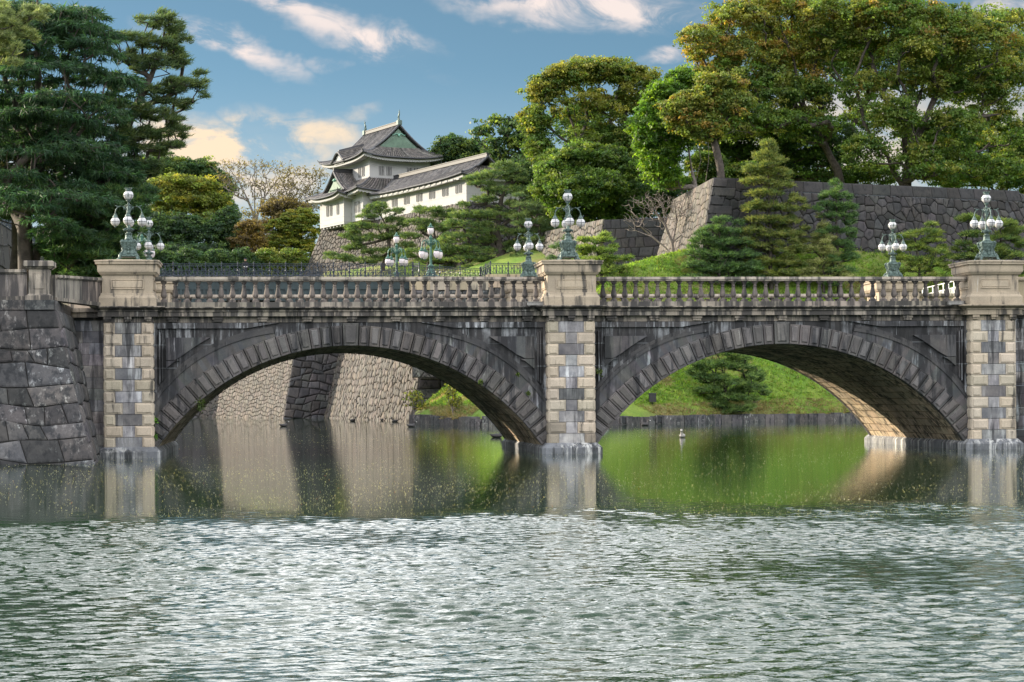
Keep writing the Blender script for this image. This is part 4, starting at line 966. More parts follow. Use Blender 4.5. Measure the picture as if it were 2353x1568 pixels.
YI = 111.5; zF0 = at(950, 636, YI)[2]; HF = at(700, 605.5, YI)[2]-zF0-.02
ib = empty('iron_bridge', (-25, YI, zF0), 'dark blue iron arch bridge with scrollwork railing behind the stone bridge', 'bridge')
xE = at(948, 620, YI)[0]; xS = -25.6
makefence(ib, (xS, YI), (xE, YI), zF0, zF0, 19, HF)
makefence(ib, (xS, YI+10), (xE, YI+10), zF0, zF0, 19, HF)
gd = MB(); xcI = (xS+xE)/2-1; zcr = at(665, 684, YI)[2]; RIr = 30.
def ibz(x, k=0): return zcr-k+math.sqrt(max(0, RIr**2-(x-xcI)**2))-RIr
for (y0, y1) in ((YI, YI+.5), (YI+9.5, YI+10)):
    n = 26
    for i in range(n):
        xa, xb_ = xS+(xE-xS)*i/n, xS+(xE-xS)*(i+1)/n; gd.prism([(xa, zF0-1.15), (xb_, zF0-1.15), (xb_, zF0-.25), (xa, zF0-.25)], y0+.1, y1-.1)
        for k in (0, .5): gd.prism([(xa, ibz(xa, k)-.2), (xb_, ibz(xb_, k)-.2), (xb_, ibz(xb_, k)), (xa, ibz(xa, k))], y0, y1)
        gd.prism([(xa, ibz(xa, 0)), (xa+.2, ibz(xa+.2, 0)), (xa+.2, zF0-1.1), (xa, zF0-1.1)], y0+.05, y1-.05)
        gd.prism([(xa+.2, ibz(xa, 0)), (xb_, ibz(xb_, 0)), (xb_, zF0-1.1), (xa+.2, zF0-1.1)], y0+.2, y0+.25)
gd.box(xS, xE, YI-.12, YI+.6, zF0-.34, zF0-.22)
lift(ib, gd.build('arch_girder', 'girder'))
gd = MB(); gd.box(xS, xE, YI-.2, YI+10.2, zF0-.2, zF0-.0); lift(ib, gd.build('iron_bridge_deck', 'trim'))
# abutment + stepped terrace with fences
f1a, f1b = at(963, 620, YI-1.6), at(1103, 620, YI+2.5); zg1 = at(1000, 636, YI-1.6)[2]; f2a, f2b = at(1127, 620, YI-.5), at(1450, 620, YI+.5); zg2 = at(1200, 631.5, YI)[2]
fn = empty('iron_fence', tuple(f1a[:2])+(zg1,), 'middle section of black iron scrollwork fence by the tall green lamp', 'fence'); makefence(fn, (xE+.05, YI), f1a[:2], zF0, zg1, 1, HF); makefence(fn, f1a[:2], f1b[:2], zg1, zg1-.05, 3, at(1000, 608, YI-1.6)[2]-zg1-.05)
fn = empty('iron_fence', tuple(f2a[:2])+(zg2,), 'black iron scrollwork fence on a stone kerb left of the middle pedestal', 'fence'); makefence(fn, f1b[:2]+np.array([.1, 0]), f2a[:2], zg1, zg2, 2, HF-.1); makefence(fn, f2a[:2], f2b[:2], zg2, zg2, 8, at(1200, 604.5, YI)[2]-zg2-.05)
fn = empty('iron_fence', (-26.5, 30, 12.1), 'black blue iron fence on top of the receding retaining wall', 'fence'); makefence(fn, (-26.5, 30), (-26.5, 110), 12.1, 12.3, 44, 1.3)
fn = empty('iron_fence', tuple(at(1455, 610, 121)[:2])+(gz(*at(1455, 610, 121)[:2]),), 'short dark iron fence in the gap below the bare tree', 'fence'); pa, pb_ = at(1440, 615, 121), at(1495, 615, 123); makefence(fn, pa[:2], pb_[:2], at(1440, 621, 121)[2], at(1440, 617, 123)[2], 3, .9)
ab = wallthing('terrace_wall', 'pale banded stone terrace wall under the iron fence, seen between balusters', 'wall', [
    dict(corners=((xE-.2, YI-1.6, 4), (f1b[0]+.3, YI-1.6, 4), (f1b[0]+.3, YI-1.6, zg1-1.2), (xE-.2, YI-1.6, zg1-1.2)), kind='vor', s=1.3, gap=.05, h=.1, amt=.4, seed=61, mat='ash'),
    dict(corners=((f1b[0]+.35, YI-.6, 6), (f2b[0], YI-.6, 6), (f2b[0], YI-.6, zg2-1.2), (f1b[0]+.35, YI-.6, zg2-1.2)), kind='vor', s=1.3, gap=.05, h=.1, amt=.4, seed=62, mat='ash')])
m_ = MB()
for (xa, xb_, y, z) in ((xE-.3, f1b[0]+.35, YI-1.75, zg1), (f1b[0]+.351, f2b[0], YI-.75, zg2)):
    n = max(1, round((xb_-xa)/1.6))
    for i in range(n):
        a0, a1 = xa+(xb_-xa)*i/n, xa+(xb_-xa)*(i+1)/n-.02; m_.box(a0, a1, y, y+3.5, z-.35, z, colvar(1, .1)); m_.box(a0, a1, y+.05, y+3.4, z-1.2, z-.36, colvar(1.05, .15))
lift(ab, m_.build('banded_course', 'tan'))
# urn lamps of the iron bridge
def urn_lamp(hcol):
    rt = empty('street_lamp'); b = MB()
    stack(b, 0, 0, [(.85, -1.4), (.85, -.15), (.95, -.1), (.95, 0), (.8, .12), (.55, .2), (.45, .28)]); b.lathe([(.42, .28), (.46, .38), (.44, .5), (.30, .7), (.22, .85), (.28, .95), (.33, 1.05), (.28, 1.15), (.16, 1.2)], 12)
    b.build('lamp_base', 'bronze2', rt)
    c = MB(); c.lathe([(.16, 1.2), (.12, 1.3), (.12, 1.9), (.16, 1.95), (.12, 2.0), (.09, 3.1), (.2, 3.15), (.12, 3.3), (.16, 3.6), (.2, 3.7), (.14, 3.75)], 10)
    for k in range(10):
        a = k*math.pi/5; c.tube([(.13*math.cos(a), .13*math.sin(a), 3.0), (.36*math.cos(a), .36*math.sin(a), 3.25), (.30*math.cos(a), .30*math.sin(a), 3.05)], .03, 4)
    c.build('lamp_column', 'bronze2', rt)
    def urn(par, o, s):
        g = MB(); g.lathe([(.10, -.34), (.20, -.26), (.29, -.05), (.30, .1), (.27, .25), (.2, .32)], 14, o); g.build('urn_globe', 'urn', par, True)
        f = MB(); f.lathe([(.26, .33), (.31, .35), (.31, .38), (.2, .45), (.14, .5), (.15, .56), (.09, .62), (.05, .72), (.02, .78)], 10, o); f.lathe([(.02, -.46), (.06, -.42), (.11, -.34)], 8, o); f.build('lamp_cap', 'bronze2', par)
    for k in range(4):
        a = k*math.pi/2+.5; ca, sa = math.cos(a), math.sin(a); T = lambda r, z: (r*ca, r*sa, z)
        m = MB(); m.tube([T(.1, 2.9), T(.3, 3.2), T(.5, 3.4), T(.75, 3.42), T(.93, 3.25), T(.98, 3.0), T(.98, 2.75)], [.045, .05, .05, .05, .045, .04, .035], 6); m.tube([T(.3, 3.2), T(.35, 3.5), T(.55, 3.6), T(.6, 3.45)], .03, 4); m.tube([T(.6, 3.42), T(.6, 3.2), T(.45, 3.15)], .028, 4)
        am = m.build('lamp_arm', 'bronze2', rt); urn(am, T(.98, 2.1), 1)
    tp = MB(); tp.lathe([(.14, 3.74), (.1, 3.8), (.09, 3.9)], 8); t_ = tp.build('lamp_top', 'bronze2', rt); urn(t_, (0, 0, 4.3), 1.)
    return rt
ul = urn_lamp(0)
def setlamp(o, px, pyt, Y, lab):
    t = at(px, pyt, Y); o.location = (t[0], Y, t[2]-5.1); tag(o, lab, 'street lamp', 'green urn lamps of the iron bridge')
setlamp(ul, 989.5, 512, YI+3.2, 'taller looking green lamp with five urn globes above the fence step')
setlamp(copy_tree(ul), 911, 533, YI+13.5, 'smaller green lamp with five urn globes left of the fence step')
setlamp(copy_tree(ul), 325.5, 508, YI+3.2, 'green urn lamp mostly hidden between the two leftmost globe lamps')
# ============================================================ CASTLE
def cM(x, y, z): q = cw(x, y); return (q[0], q[1], cz(z))
yg = empty('castle_turret', (*cw(3, 4), cz(22)), 'white two storey castle turret with dark tiled roofs and green gable', 'castle turret')
gy_ = empty('castle_gallery', (*cw(2.5, -13), cz(22)), 'long low white gallery with a tiled roof running right of the turret', 'castle gallery')
def winpair(root, fx, a, zlo, zhi, w_=.55, bars=3):     # fx(u,z,h)->xyz ; recess frame + shutter bars
    m = MB(); q = [(a, zlo), (a+w_, zlo), (a+w_, zhi), (a, zhi)]
    m.faces([fx(u_, v_, .012) for u_, v_ in q], [(0, 1, 2, 3)]); wn = lift(root, m.build('window', 'shutter'))
    m = MB(); t = .02
    for (u0, u1, v0, v1) in ((a-t, a, zlo-t, zhi+t), (a+w_, a+w_+t, zlo-t, zhi+t), (a, a+w_, zlo-t, zlo), (a, a+w_, zhi, zhi+t)):
        m.faces([fx(u_, v_, h) for h in (0, .07) for u_, v_ in ((u0, v0), (u1, v0), (u1, v1), (u0, v1))], [(4, 5, 6, 7), (0, 1, 5, 4), (1, 2, 6, 5), (2, 3, 7, 6), (3, 0, 4, 7)])
    for k in range(bars):
        u0 = a+w_*(k+.62)/(bars+.25)-.035; m.faces([fx(u_, v_, h) for h in (.012, .06) for u_, v_ in ((u0, zlo), (u0+.06, zlo), (u0+.06, zhi), (u0, zhi))], [(4, 5, 6, 7), (0, 1, 5, 4), (1, 2, 6, 5), (2, 3, 7, 6), (3, 0, 4, 7)])
    b = m.build('window_bars', 'plaster'); b.parent = wn
def facs(a0, b0, da, db, na, nb): return lambda u_, z, h: cM(a0+da*u_+na*h, b0+db*u_+nb*h, z)
def wallbox(root, a0, a1, b0, b1, z0, z1, grooves=(), nm='wall'):
    m = MB(); m.box(a0, a1, b0, b1, z0, z1, M=cM); o = lift(root, m.build(nm, 'plaster'))
    if grooves:
        m = MB()
        for z in grooves: m.box(a0-.012, a1+.012, b0-.012, b1+.012, z-.022, z+.022, M=cM)
        lift(root, m.build('wall_groove', 'plasterline'))
# generic curved tiled roof slope: function S(u,v)->(a,b,z), u along the eave, v up the slope ; rolls of tiles run along v
def slope(mb, S, nu, nv, rolls, rr=.075, cv=(1, 1, 1), thick=.16, eb=None):
    P_ = [[S(i/nu, j/nv) for i in range(nu+1)] for j in range(nv+1)]
    for j in range(nv):
        for i in range(nu):
            k = 1.; mb.faces([cM(*P_[j][i]), cM(*P_[j][i+1]), cM(*P_[j+1][i+1]), cM(*P_[j+1][i])], [(0, 1, 2, 3)], colvar(.5, .12, .03))
            lo = [(p[0], p[1], p[2]-thick) for p in (P_[j][i], P_[j][i+1], P_[j+1][i+1], P_[j+1][i])]
            mb.faces([cM(*p) for p in lo], [(3, 2, 1, 0)], (.6, .6, .6))
    if rolls:
        for k in range(rolls):
            u_ = (k+.5)/rolls; pts = [cM(*S(u_, v_/nv)) for v_ in range(nv+1)]
            pts = [(p[0], p[1], p[2]+.02) for p in pts]
            if math.dist(pts[0], pts[-1]) < .3: continue
            mb.tube(pts, rr, 5, colvar(1.7, .35, .05))
    if eb is not None:
        e = [cM(*S(i/nu, 0)) for i in range(nu+1)]; e = [(p[0], p[1], p[2]-thick*.5) for p in e]; eb.tube(e, thick*.62, 6, (1, 1, 1))
def hiproof(root, a0, a1, b0, b1, ze, zr, ov, upt=.45, sag=.5, ridge='b', gable=None, rolls=(26, 26), inner=None, zin=None, eave_white=True, sides='lrfb', nm='roof'):
    """eaves rect grown by ov; irimoya or pent. inner=(a0,a1,b0,b1) rectangle where slopes end at height zin"""
    m = MB(); eb = MB(); A0_, A1_, B0_, B1_ = a0-ov, a1+ov, b0-ov, b1+ov; ia0, ia1, ib0, ib1 = inner
    def prof(v_): return v_*(1-sag)+sag*v_*v_
    def lift_(u_): return upt*(abs(2*u_-1)**3.2)
    sd = {'l': ((A0_, B1_), (A0_, B0_), (ia0, ib1), (ia0, ib0)), 'r': ((A1_, B0_), (A1_, B1_), (ia1, ib0), (ia1, ib1)), 'f': ((A0_, B0_), (A1_, B0_), (ia0, ib0), (ia1, ib0)), 'b': ((A1_, B1_), (A0_, B1_), (ia1, ib1), (ia0, ib1))}
    for s_ in sides:
        p0, p1, q0_, q1_ = sd[s_]
        def S(u_, v_, p0=p0, p1=p1, q0_=q0_, q1_=q1_):
            a = (p0[0]*(1-u_)+p1[0]*u_)*(1-v_)+(q0_[0]*(1-u_)+q1_[0]*u_)*v_; b = (p0[1]*(1-u_)+p1[1]*u_)*(1-v_)+(q0_[1]*(1-u_)+q1_[1]*u_)*v_
            return (a, b, ze+(zin-ze)*prof(v_)+lift_(u_)*(1-v_)**2)
        slope(m, S, 16, 6, rolls[0] if s_ in 'lr' else rolls[1], eb=eb)
        # scalloped white rafter band
        if eave_white:
            w_ = MB()
            def E(u_, dz, inn): 
                x, y, z = S(u_, 0); cx_, cy_ = (A0_+A1_)/2, (B0_+B1_)/2
                if s_ in 'lr': x += inn*(1 if s_ == 'l' else -1); y += (cy_-y)/abs(cy_-y+1e-9)*min(inn, abs(cy_-y))
                else: y += inn*(1 if s_ == 'f' else -1); x += (cx_-x)/abs(cx_-x+1e-9)*min(inn, abs(cx_-x))
                return cM(x, y, z-dz)
            n = (rolls[0] if s_ in 'lr' else rolls[1])
            for i in range(n*3):
                u0, u1 = i/(n*3), (i+1)/(n*3); sc0 = .40+.10*abs(math.sin(math.pi*i/3)); sc1 = .40+.10*abs(math.sin(math.pi*(i+1)/3))
                w_.faces([E(u0, .17, .22), E(u1, .17, .22), E(u1, sc1, .22), E(u0, sc0, .22), E(u0, .42, ov*.98), E(u1, .42, ov*.98)], [(0, 3, 2, 1), (3, 4, 5, 2)])
            lift(root, w_.build('eave_plaster', 'plaster'))
    ro = lift(root, m.build(nm, 'tile')); 
    # hip ridges
    h = MB()
    for s_ in ('f',) if 'f' in sides else ():
        pass
    for (ca, cb_, ia, ib_) in ((A0_, B0_, ia0, ib0), (A1_, B0_, ia1, ib0), (A0_, B1_, ia0, ib1), (A1_, B1_, ia1, ib1)):
        pts = [cM(ca+(ia-ca)*t, cb_+(ib_-cb_)*t, ze+(zin-ze)*prof(t)+upt*(1-t)**2+.06) for t in [i/8 for i in range(9)]]
        h.tube(pts, [.12]+[.13]*8, 6, (1.1, 1.1, 1.1)); p0 = pts[0]; c_ = cM((A0_+A1_)/2, (B0_+B1_)/2, 0); dr = np.array([p0[0]-c_[0], p0[1]-c_[1]]); dr /= np.linalg.norm(dr)
        h.tube([p0, (p0[0]+dr[0]*.22, p0[1]+dr[1]*.22, p0[2]+.10), (p0[0]+dr[0]*.30, p0[1]+dr[1]*.30, p0[2]+.32)], [.13, .07, .03], 5)
    lift(root, h.build('hip_ridge', 'tileedge')); lift(root, eb.build('roof_edge', 'tileedge'))
    return ro
def gableroof(root, ra, rb, side_a, side_b, zr, ze, axis_, curve=.35, rolls=20, prow=.0, greenz=None, endcap=('near',), nm='gable_roof'):
    """ridge along `axis_` ('b' or 'a') from ra..rb at cross position side_a (centre) with half width side_b"""
    m = MB(); eb = MB()
    for sg in (-1, 1):
        def S(u_, v_, sg=sg):
            l = ra+(rb-ra)*u_; c = side_a+sg*side_b*(1-v_); z = ze+(zr-ze)*((1-curve)*v_+curve*v_*v_)
            return (c, l, z) if axis_ == 'b' else (l, c, z)
        slope(m, S, 8, 8, rolls)
    for end, l in (('near', ra), ('far', rb)):
        for sg in (-1, 1):
            pts = []
            for i in range(9):
                v_ = i/8; c = side_a+sg*side_b*(1-v_); z = ze+(zr-ze)*((1-curve)*v_+curve*v_*v_)+.05
                pts.append(cM(c, l, z) if axis_ == 'b' else cM(l, c, z))
            eb.tube(pts, .15, 6, (1., 1., 1.))
    o = lift(root, m.build(nm, 'tile')); lift(root, eb.build('verge_ridge', 'tileedge'))
    rd = MB(); z = zr
    for k, (w_, h0_, h1_) in enumerate(((.16, 0, .12), (.12, .12, .34), (.17, .34, .42))):
        if axis_ == 'b': rd.box(side_a-w_, side_a+w_, ra, rb, z+h0_, z+h1_, (.35, .34, .33) if k == 2 else (.45, .45, .45), M=cM)
        else: rd.box(ra, rb, side_a-w_, side_a+w_, z+h0_, z+h1_, (.35, .34, .33) if k == 2 else (.45, .45, .45), M=cM)
    lift(root, rd.build('ridge_tiles', 'tileedge')); return o
def greengable(root, l, c, hw, z0, z1, axis_, sgn, curve=.35):
    for nm, k, mt_, dh in (('gable_panel', 1., 'copper', 0), ('gable_lattice', .72, 'copper', .06)):
        m = MB(); n = 8; zz0 = z0 if k == 1 else z0+.12*(z1-z0); zz1 = z0+(z1-z0)*(1. if k == 1 else .80)
        def pt(cc, z, h): return cM(cc, l+sgn*h, z) if axis_ == 'b' else cM(l+sgn*h, cc, z)
        left = [(c-hw*k*(1-i/n), zz0+(zz1-zz0)*((1-curve)*i/n+curve*(i/n)**2)) for i in range(n+1)]; right = [(2*c-x, z) for x, z in left[::-1][1:]]
        poly = left+right; m.faces([pt(x, z, dh) for x, z in poly]+[pt(x, z, dh-.08) for x, z in poly], [tuple(range(len(poly)))]+[(i, (i+1) % len(poly), len(poly)+(i+1) % len(poly), len(poly)+i) for i in range(len(poly))], (1, 1, 1) if k == 1 else (.72, .78, .72))
        o = lift(root, m.build(nm, mt_))
    m = MB()
    m.tube([pt(c-hw*.70, z0+.08*(z1-z0), .10), pt(c+hw*.70, z0+.08*(z1-z0), .10)], .06, 4, (.35, .45, .42))
    for t in (-1, 1):
        zc_ = z0+(z1-z0)*.72; m.tube([pt(c, zc_, .14), pt(c+t*hw*.1, zc_+.12, .14), pt(c+t*hw*.2, zc_-.05, .14), pt(c+t*hw*.28, zc_-.02, .14)], [.08, .07, .06, .02], 5, (1.2, 1.7, 1.7))
    m.sphere(pt(c, z0+(z1-z0)*.70, .12), .17, 8, 6, 1.3, (1.2, 1.7, 1.7)); lift(root, m.build('gable_pendant', 'copper'))
# lower storey
wallbox(yg, -1.42, 8.9, -1.42, 11.4, 22.0, 25.3, (22.58, 24.22)); wallbox(yg, -2.36, -1.43, 1.85, 8.35, 22.02, 25.05, (22.6, 24.35, 24.6), 'projecting_bay')
m = MB(); m.box(-2.33, -1.44, 1.9, 8.3, 21.80, 22.018, M=cM); [m.box(-2.2, -1.44, 2.2+k*1.0, 2.45+k*1.0, 21.62, 21.80, M=cM) for k in range(7)]; lift(yg, m.build('bay_corbels', 'plaster'))
fb0 = facs(-2.36, 1.85, 0, 1, -1, 0)
for a in (1.4, 3.43, 4.48): winpair(yg, fb0, a, 23.0, 24.18, .6, 1)
fl0 = facs(-1.42, -1.42, 0, 1, -1, 0)
for a in (.80, 1.78): winpair(yg, fl0, a, 22.96, 24.17, .58, 1)
fr0 = facs(-1.42, -1.42, 1, 0, 0, -1); winpair(yg, fr0, 1.05, 23.0, 24.2, .62, 3)
# lower roof (pent) and its gable toward the left
hiproof(yg, -1.42, 8.9, -1.42, 11.4, 25.2, 27, 1.25, .35, .3, inner=(-.02, 7.52, -.02, 10.32), zin=26.85, rolls=(34, 30), nm='lower_roof')
# bay roof: small hip skirt plus gable facing left
hiproof(yg, -2.36, -.5, 1.85, 8.35, 25.0, 26, 1.25, .4, .3, inner=(-1.9, -.6, 2.9, 7.3), zin=25.75, rolls=(26, 8), sides='lfb', nm='bay_skirt_roof')
gableroof(yg, -2.3, .6, 5.05, 3.3, 27.9, 25.6, 'a', .35, 14, nm='bay_gable_roof'); greengable(yg, -2.05, 5.05, 2.4, 25.75, 27.5, 'a', -1)
# upper storey
wallbox(yg, 0, 7.5, 0, 10.3, 26.2, 29.45, (28.33, 26.95), 'upper_wall')
fr1 = facs(0, 0, 1, 0, 0, -1)
for a in (1.15, 2.06, 4.6, 5.48): winpair(yg, fr1, a, 27.22, 28.2, .6, 3)
fl1 = facs(0, 0, 0, 1, -1, 0)
for a in (1.40, 2.45): winpair(yg, fl1, a, 27.22, 28.3, .62, 1)
# main roof: skirt + gable with ridge along b
hiproof(yg, 0, 7.5, 0, 10.3, 29.2, 31, 1.35, .5, .35, inner=(1.35, 6.15, .55, 9.75), zin=30.55, rolls=(40, 34), nm='main_roof')
gableroof(yg, .15, 10.15, 3.75, 3.6, 33.0, 29.95, 'b', .32, 30, nm='main_gable_roof'); greengable(yg, .42, 3.75, 3.05, 30.1, 32.6, 'b', -1, .32)
# curved karahafu over the left eave
kf = MB(); kn = 16; KB, KW = 5.9, 1.9
def kz(t): return 29.35+.95*math.cos(math.pi*t/2)**2*(1 if abs(t) < 1 else 0)
for i in range(kn):
    t0, t1 = -1+2*i/kn, -1+2*(i+1)/kn; pts = [cM(-1.42, KB+KW*t0, kz(t0)), cM(-1.42, KB+KW*t1, kz(t1)), cM(1.9, KB+KW*t1*.8, max(30.4, kz(t1)+.9)), cM(1.9, KB+KW*t0*.8, max(30.4, kz(t0)+.9))]; kf.faces(pts, [(0, 1, 2, 3)], colvar(.9, .1, .03))
    kf.tube([tuple(np.array(pts[0])+[0, 0, .03]), tuple(np.array(pts[3])+[0, 0, .03])], .06, 5, colvar(1.4, .3, .05))
lift(yg, kf.build('curved_gable_roof', 'tile')); kf = MB(); kf.tube([cM(-1.46, KB+KW*(-1+i/8), kz(-1+i/8)-.08) for i in range(17)], .15, 6); kf.box(-1.3, 1.8, KB-.1, KB+.1, 30.3, 30.55, M=lambda x, y, z: cM(x, y, z+(x+1.3)*.28)); lift(yg, kf.build('curved_gable_edge', 'tileedge'))
kf = MB(); [kf.faces([cM(-1.25, KB+KW*t, 28.95), cM(-1.25, KB+KW*(t+.25), 28.95), cM(-1.25, KB+KW*(t+.25), kz(t+.25)-.2), cM(-1.25, KB+KW*t, kz(t)-.2)], [(0, 1, 2, 3)]) for t in (-.75, -.5, -.25, 0, .25, .5)]; lift(yg, kf.build('curved_gable_plaster', 'plaster'))
for b_, s_ in ((.2, 1), (10.0, -1)):
    f = MB(); f.box(3.5, 4.0, b_-.25, b_+.25, 33.0, 33.5, M=cM); p = [cM(3.75, b_+s_*y, z) for y, z in ((0, 33.45), (.15, 33.75), (.1, 34.05), (-.08, 34.3), (-.02, 34.5), (-.1, 34.62))]; f.tube(p, [.22, .17, .12, .08, .09, .02], 6); f.tube([cM(3.75, b_+s_*.1, 33.9), cM(3.75, b_+s_*.35, 34.1)], [.06, .01], 4); f.tube([p[3], tuple(np.array(p[3])+[0, 0, .55])], .02, 3); lift(yg, f.build('roof_fish_ornament', 'bronze'))
# gallery
wallbox(gy_, .1, 4.9, -24.6, -1.45, 22.0, 24.5, (22.88, 24.03), 'gallery_wall')
fg = facs(.1, 0, 0, -1, -1, 0)
for a in (2.89, 6.03, 9.25, 12.49, 15.71, 18.95, 22.17): winpair(gy_, fg, a, 23.06, 23.88, .52, 1); winpair(gy_, fg, a+.84, 23.06, 23.88, .52, 1)
m = MB()
for k in range(17): m.box(-.75, .1, -2.2-k*1.38-.3, -2.2-k*1.38+.3, 24.22, 24.42, M=cM)
lift(gy_, m.build('eave_brackets', 'plaster'))
hiproof(gy_, .1, 4.9, -24.6, -1.6, 24.6, 26, 1.0, .28, .2, inner=(1.5, 3.5, -24.2, -2.0), zin=25.75, rolls=(95, 14), nm='gallery_roof')
gableroof(gy_, -24.7, -1.2, 2.5, 1.15, 26.65, 25.65, 'b', .1, 95, nm='gallery_ridge_roof')
m = MB(); m.box(4.9, 6.9, -24.4, -23.9, 21.8, 23.45, M=cM); o = m.build('plaster_wall', 'plaster'); tag(o, 'plain white plaster wall stub showing right of the big pine', 'wall')
m = MB()
for k in range(24): m.box(-.02, .16, -1.9-k*.98, -1.9-k*.98+.2, 21.86, 22.0, M=cM)
lift(gy_, m.build('base_timbers', 'joint'))
# ============================================================ SMALL THINGS
# guard on the iron bridge
def person(px, pyf, Y, Hh):
    f = at(px, pyf, Y); x, y, z = f; s = Hh/1.75
    vs = [(0, 0, .95), (0, 0, 1.15), (0, 0, 1.38), (0, 0, 1.46), (0, 0, 1.52), (.10, 0, .92), (.11, .01, .5), (.11, 0, .08), (.12, -.12, .04), (-.10, 0, .92), (-.11, .01, .5), (-.11, 0, .08), (-.12, -.12, .04), (.19, 0, 1.38), (.25, .03, 1.1), (.22, -.06, .86), (-.19, 0, 1.38), (-.25, .03, 1.1), (-.22, -.06, .86), (0, -.01, 1.62)]
    ed = [(0, 1), (1, 2), (2, 3), (3, 4), (0, 5), (5, 6), (6, 7), (7, 8), (0, 9), (9, 10), (10, 11), (11, 12), (2, 13), (13, 14), (14, 15), (2, 16), (16, 17), (17, 18), (4, 19)]
    rd_ = [.16, .15, .17, .08, .06, .10, .075, .055, .05, .10, .075, .055, .05, .08, .05, .04, .08, .05, .04, .095]
    me = bpy.data.meshes.new('person'); me.from_pydata([(a*s, b*s, c*s) for a, b, c in vs], ed, []); me.materials.append(MT['navy']); o = bpy.data.objects.new('person', me); COL.objects.link(o); o.location = (x, y, z)
    sk = o.modifiers.new('skin', 'SKIN'); 
    for i, r_ in enumerate(rd_): me.skin_vertices[0].data[i].radius = (r_*s, r_*s*.85)
    me.skin_vertices[0].data[0].use_root = True; ss = o.modifiers.new('sub', 'SUBSURF'); ss.levels = ss.render_levels = 1
    h = MB(); h.sphere((0, -.02, 1.63), .088, 10, 8, 1.25); h.sphere((0, -.11, 1.62), .02, 6, 4)
    for sg in (-1, 1): h.sphere((sg*.09, -.01, 1.62), .025, 6, 4, 1.3)
    hd = h.build('head', 'skin', o); c = MB(); c.lathe([(.10, 1.68), (.105, 1.72), (.13, 1.76), (.12, 1.78), (.03, 1.79)], 12); c.lathe([(.13, 1.675), (.135, 1.685)], 12, (0, -.05, 0)); c.build('peaked_cap', 'navy', o); b = MB(); b.box(-.165, .165, -.14, .14, .98, 1.03); b.build('belt', 'white', o)
    return o
tag(person(564.5, 639, YI+1.5, 1.75), 'guard in navy uniform and peaked cap standing behind the iron railing', 'person')
# waterfowl
duckpos = [(652, 980.5, 1, 'd', 'dark coot nearest the left arch springing'), (810, 968.5, 1, 'd', 'leftmost dark duck close under the stone wall'), (880.5, 967.3, 1, 'd', 'dark duck between two others along the wall foot'), (907, 970, -1, 'd', 'dark duck just right of the middle one by the wall'), (945, 981.5, 1, 'd', 'dark duck off the wall corner beside the dry shrub'), (1127, 978.2, -1, 'w', 'pale breasted duck in front of the left grass bank'), (1141, 1006, 1, 'd', 'nearest dark duck close to the middle pier arch'), (1482, 978.6, 1, 'd', 'dark duck beside the shore drains in the right arch'), (1568, 1006, 0, 'w', 'grey and white duck alone in the middle of the right arch water')]
for px, py, sd, kd, lab in duckpos:
    p = atz(px, py, 0); s = 1.35 if kd == 'd' else 1.3; m = MB(); dk_ = (1, 1, 1)
    m.sphere((0, 0, .07), .15, 12, 8, .62, sx=1.45, sy=.8); m.tube([(-.16, 0, .09), (-.26, 0, .14)], [.07, .015], 6); m.tube([(.13, 0, .10), (.19, 0, .2), (.20, 0, .27)], [.07, .045, .04], 7); m.sphere((.215, 0, .29), .055, 9, 7)
    nm_ = plain('dark_plumage', (.03, .028, .03), .6) if kd == 'd' else plain('pale_plumage', (.35, .33, .32), .6)
    o = m.build('duck', nm_, None, True); o.location = tuple(p); o.scale = (s, s, s); o.rotation_euler = (0, 0, 0 if sd > 0 else (math.pi if sd < 0 else -1.9))
    b = MB(); b.tube([(.26, 0, .285), (.32, 0, .275)], [.022, .008], 5); b.build('bill', 'white', o); tag(o, lab, 'duck', 'ducks and coots on the moat')
# black box on a stick on the bank
q = None
for Yt in np.arange(84, 110, .1):
    p = at(1498.5, 930, Yt)
    if gz(p[0], p[1]) >= p[2]: q = p; break
if q is None: q = at(1498.5, 930, 90)
m = MB(); m.tube([(q[0], q[1]-.1, q[2]-.5), (q[0], q[1]-.1, q[2]+.3)], .04, 6); m.box(q[0]-.27, q[0]+.27, q[1]-.3, q[1]+.05, q[2]+.2, q[2]+.85); m.box(q[0]-.30, q[0]+.30, q[1]-.33, q[1]+.08, q[2]+.851, q[2]+.92, (2, 2, 2))
tag(m.build('equipment_box', 'blackp'), 'small black box on a short stake on the grass bank', 'box')
# white pipe railing behind the right end of the bridge
rt = empty('white_railing', (22, 24, 5), 'white painted pipe railing rising behind the rightmost balusters', 'railing'); m = MB()
p0, p1 = at(2120, 688, 19), at(2205, 688, 16); zA, zB = at(2120, 664, 19)[2], at(2205, 643, 16)[2]; m.tube([(p0[0], p0[1], zA), (p1[0], p1[1], zB)], .028, 6); m.tube([(p0[0], p0[1], zA-.3), (p1[0], p1[1], zB-.3)], .018, 6)
lift(rt, m.build('rail', 'white'))
for i in range(29):
    t = i/28; x, y, z = p0[0]+(p1[0]-p0[0])*t, p0[1]+(p1[1]-p0[1])*t, zA+(zB-zA)*t; m = MB(); m.tube([(x, y, z-1.1), (x, y, z-(.3 if i % 4 else 0))], .018 if i % 4 else .03, 5); lift(rt, m.build('railing_bar' if i % 4 else 'railing_post', 'white'))
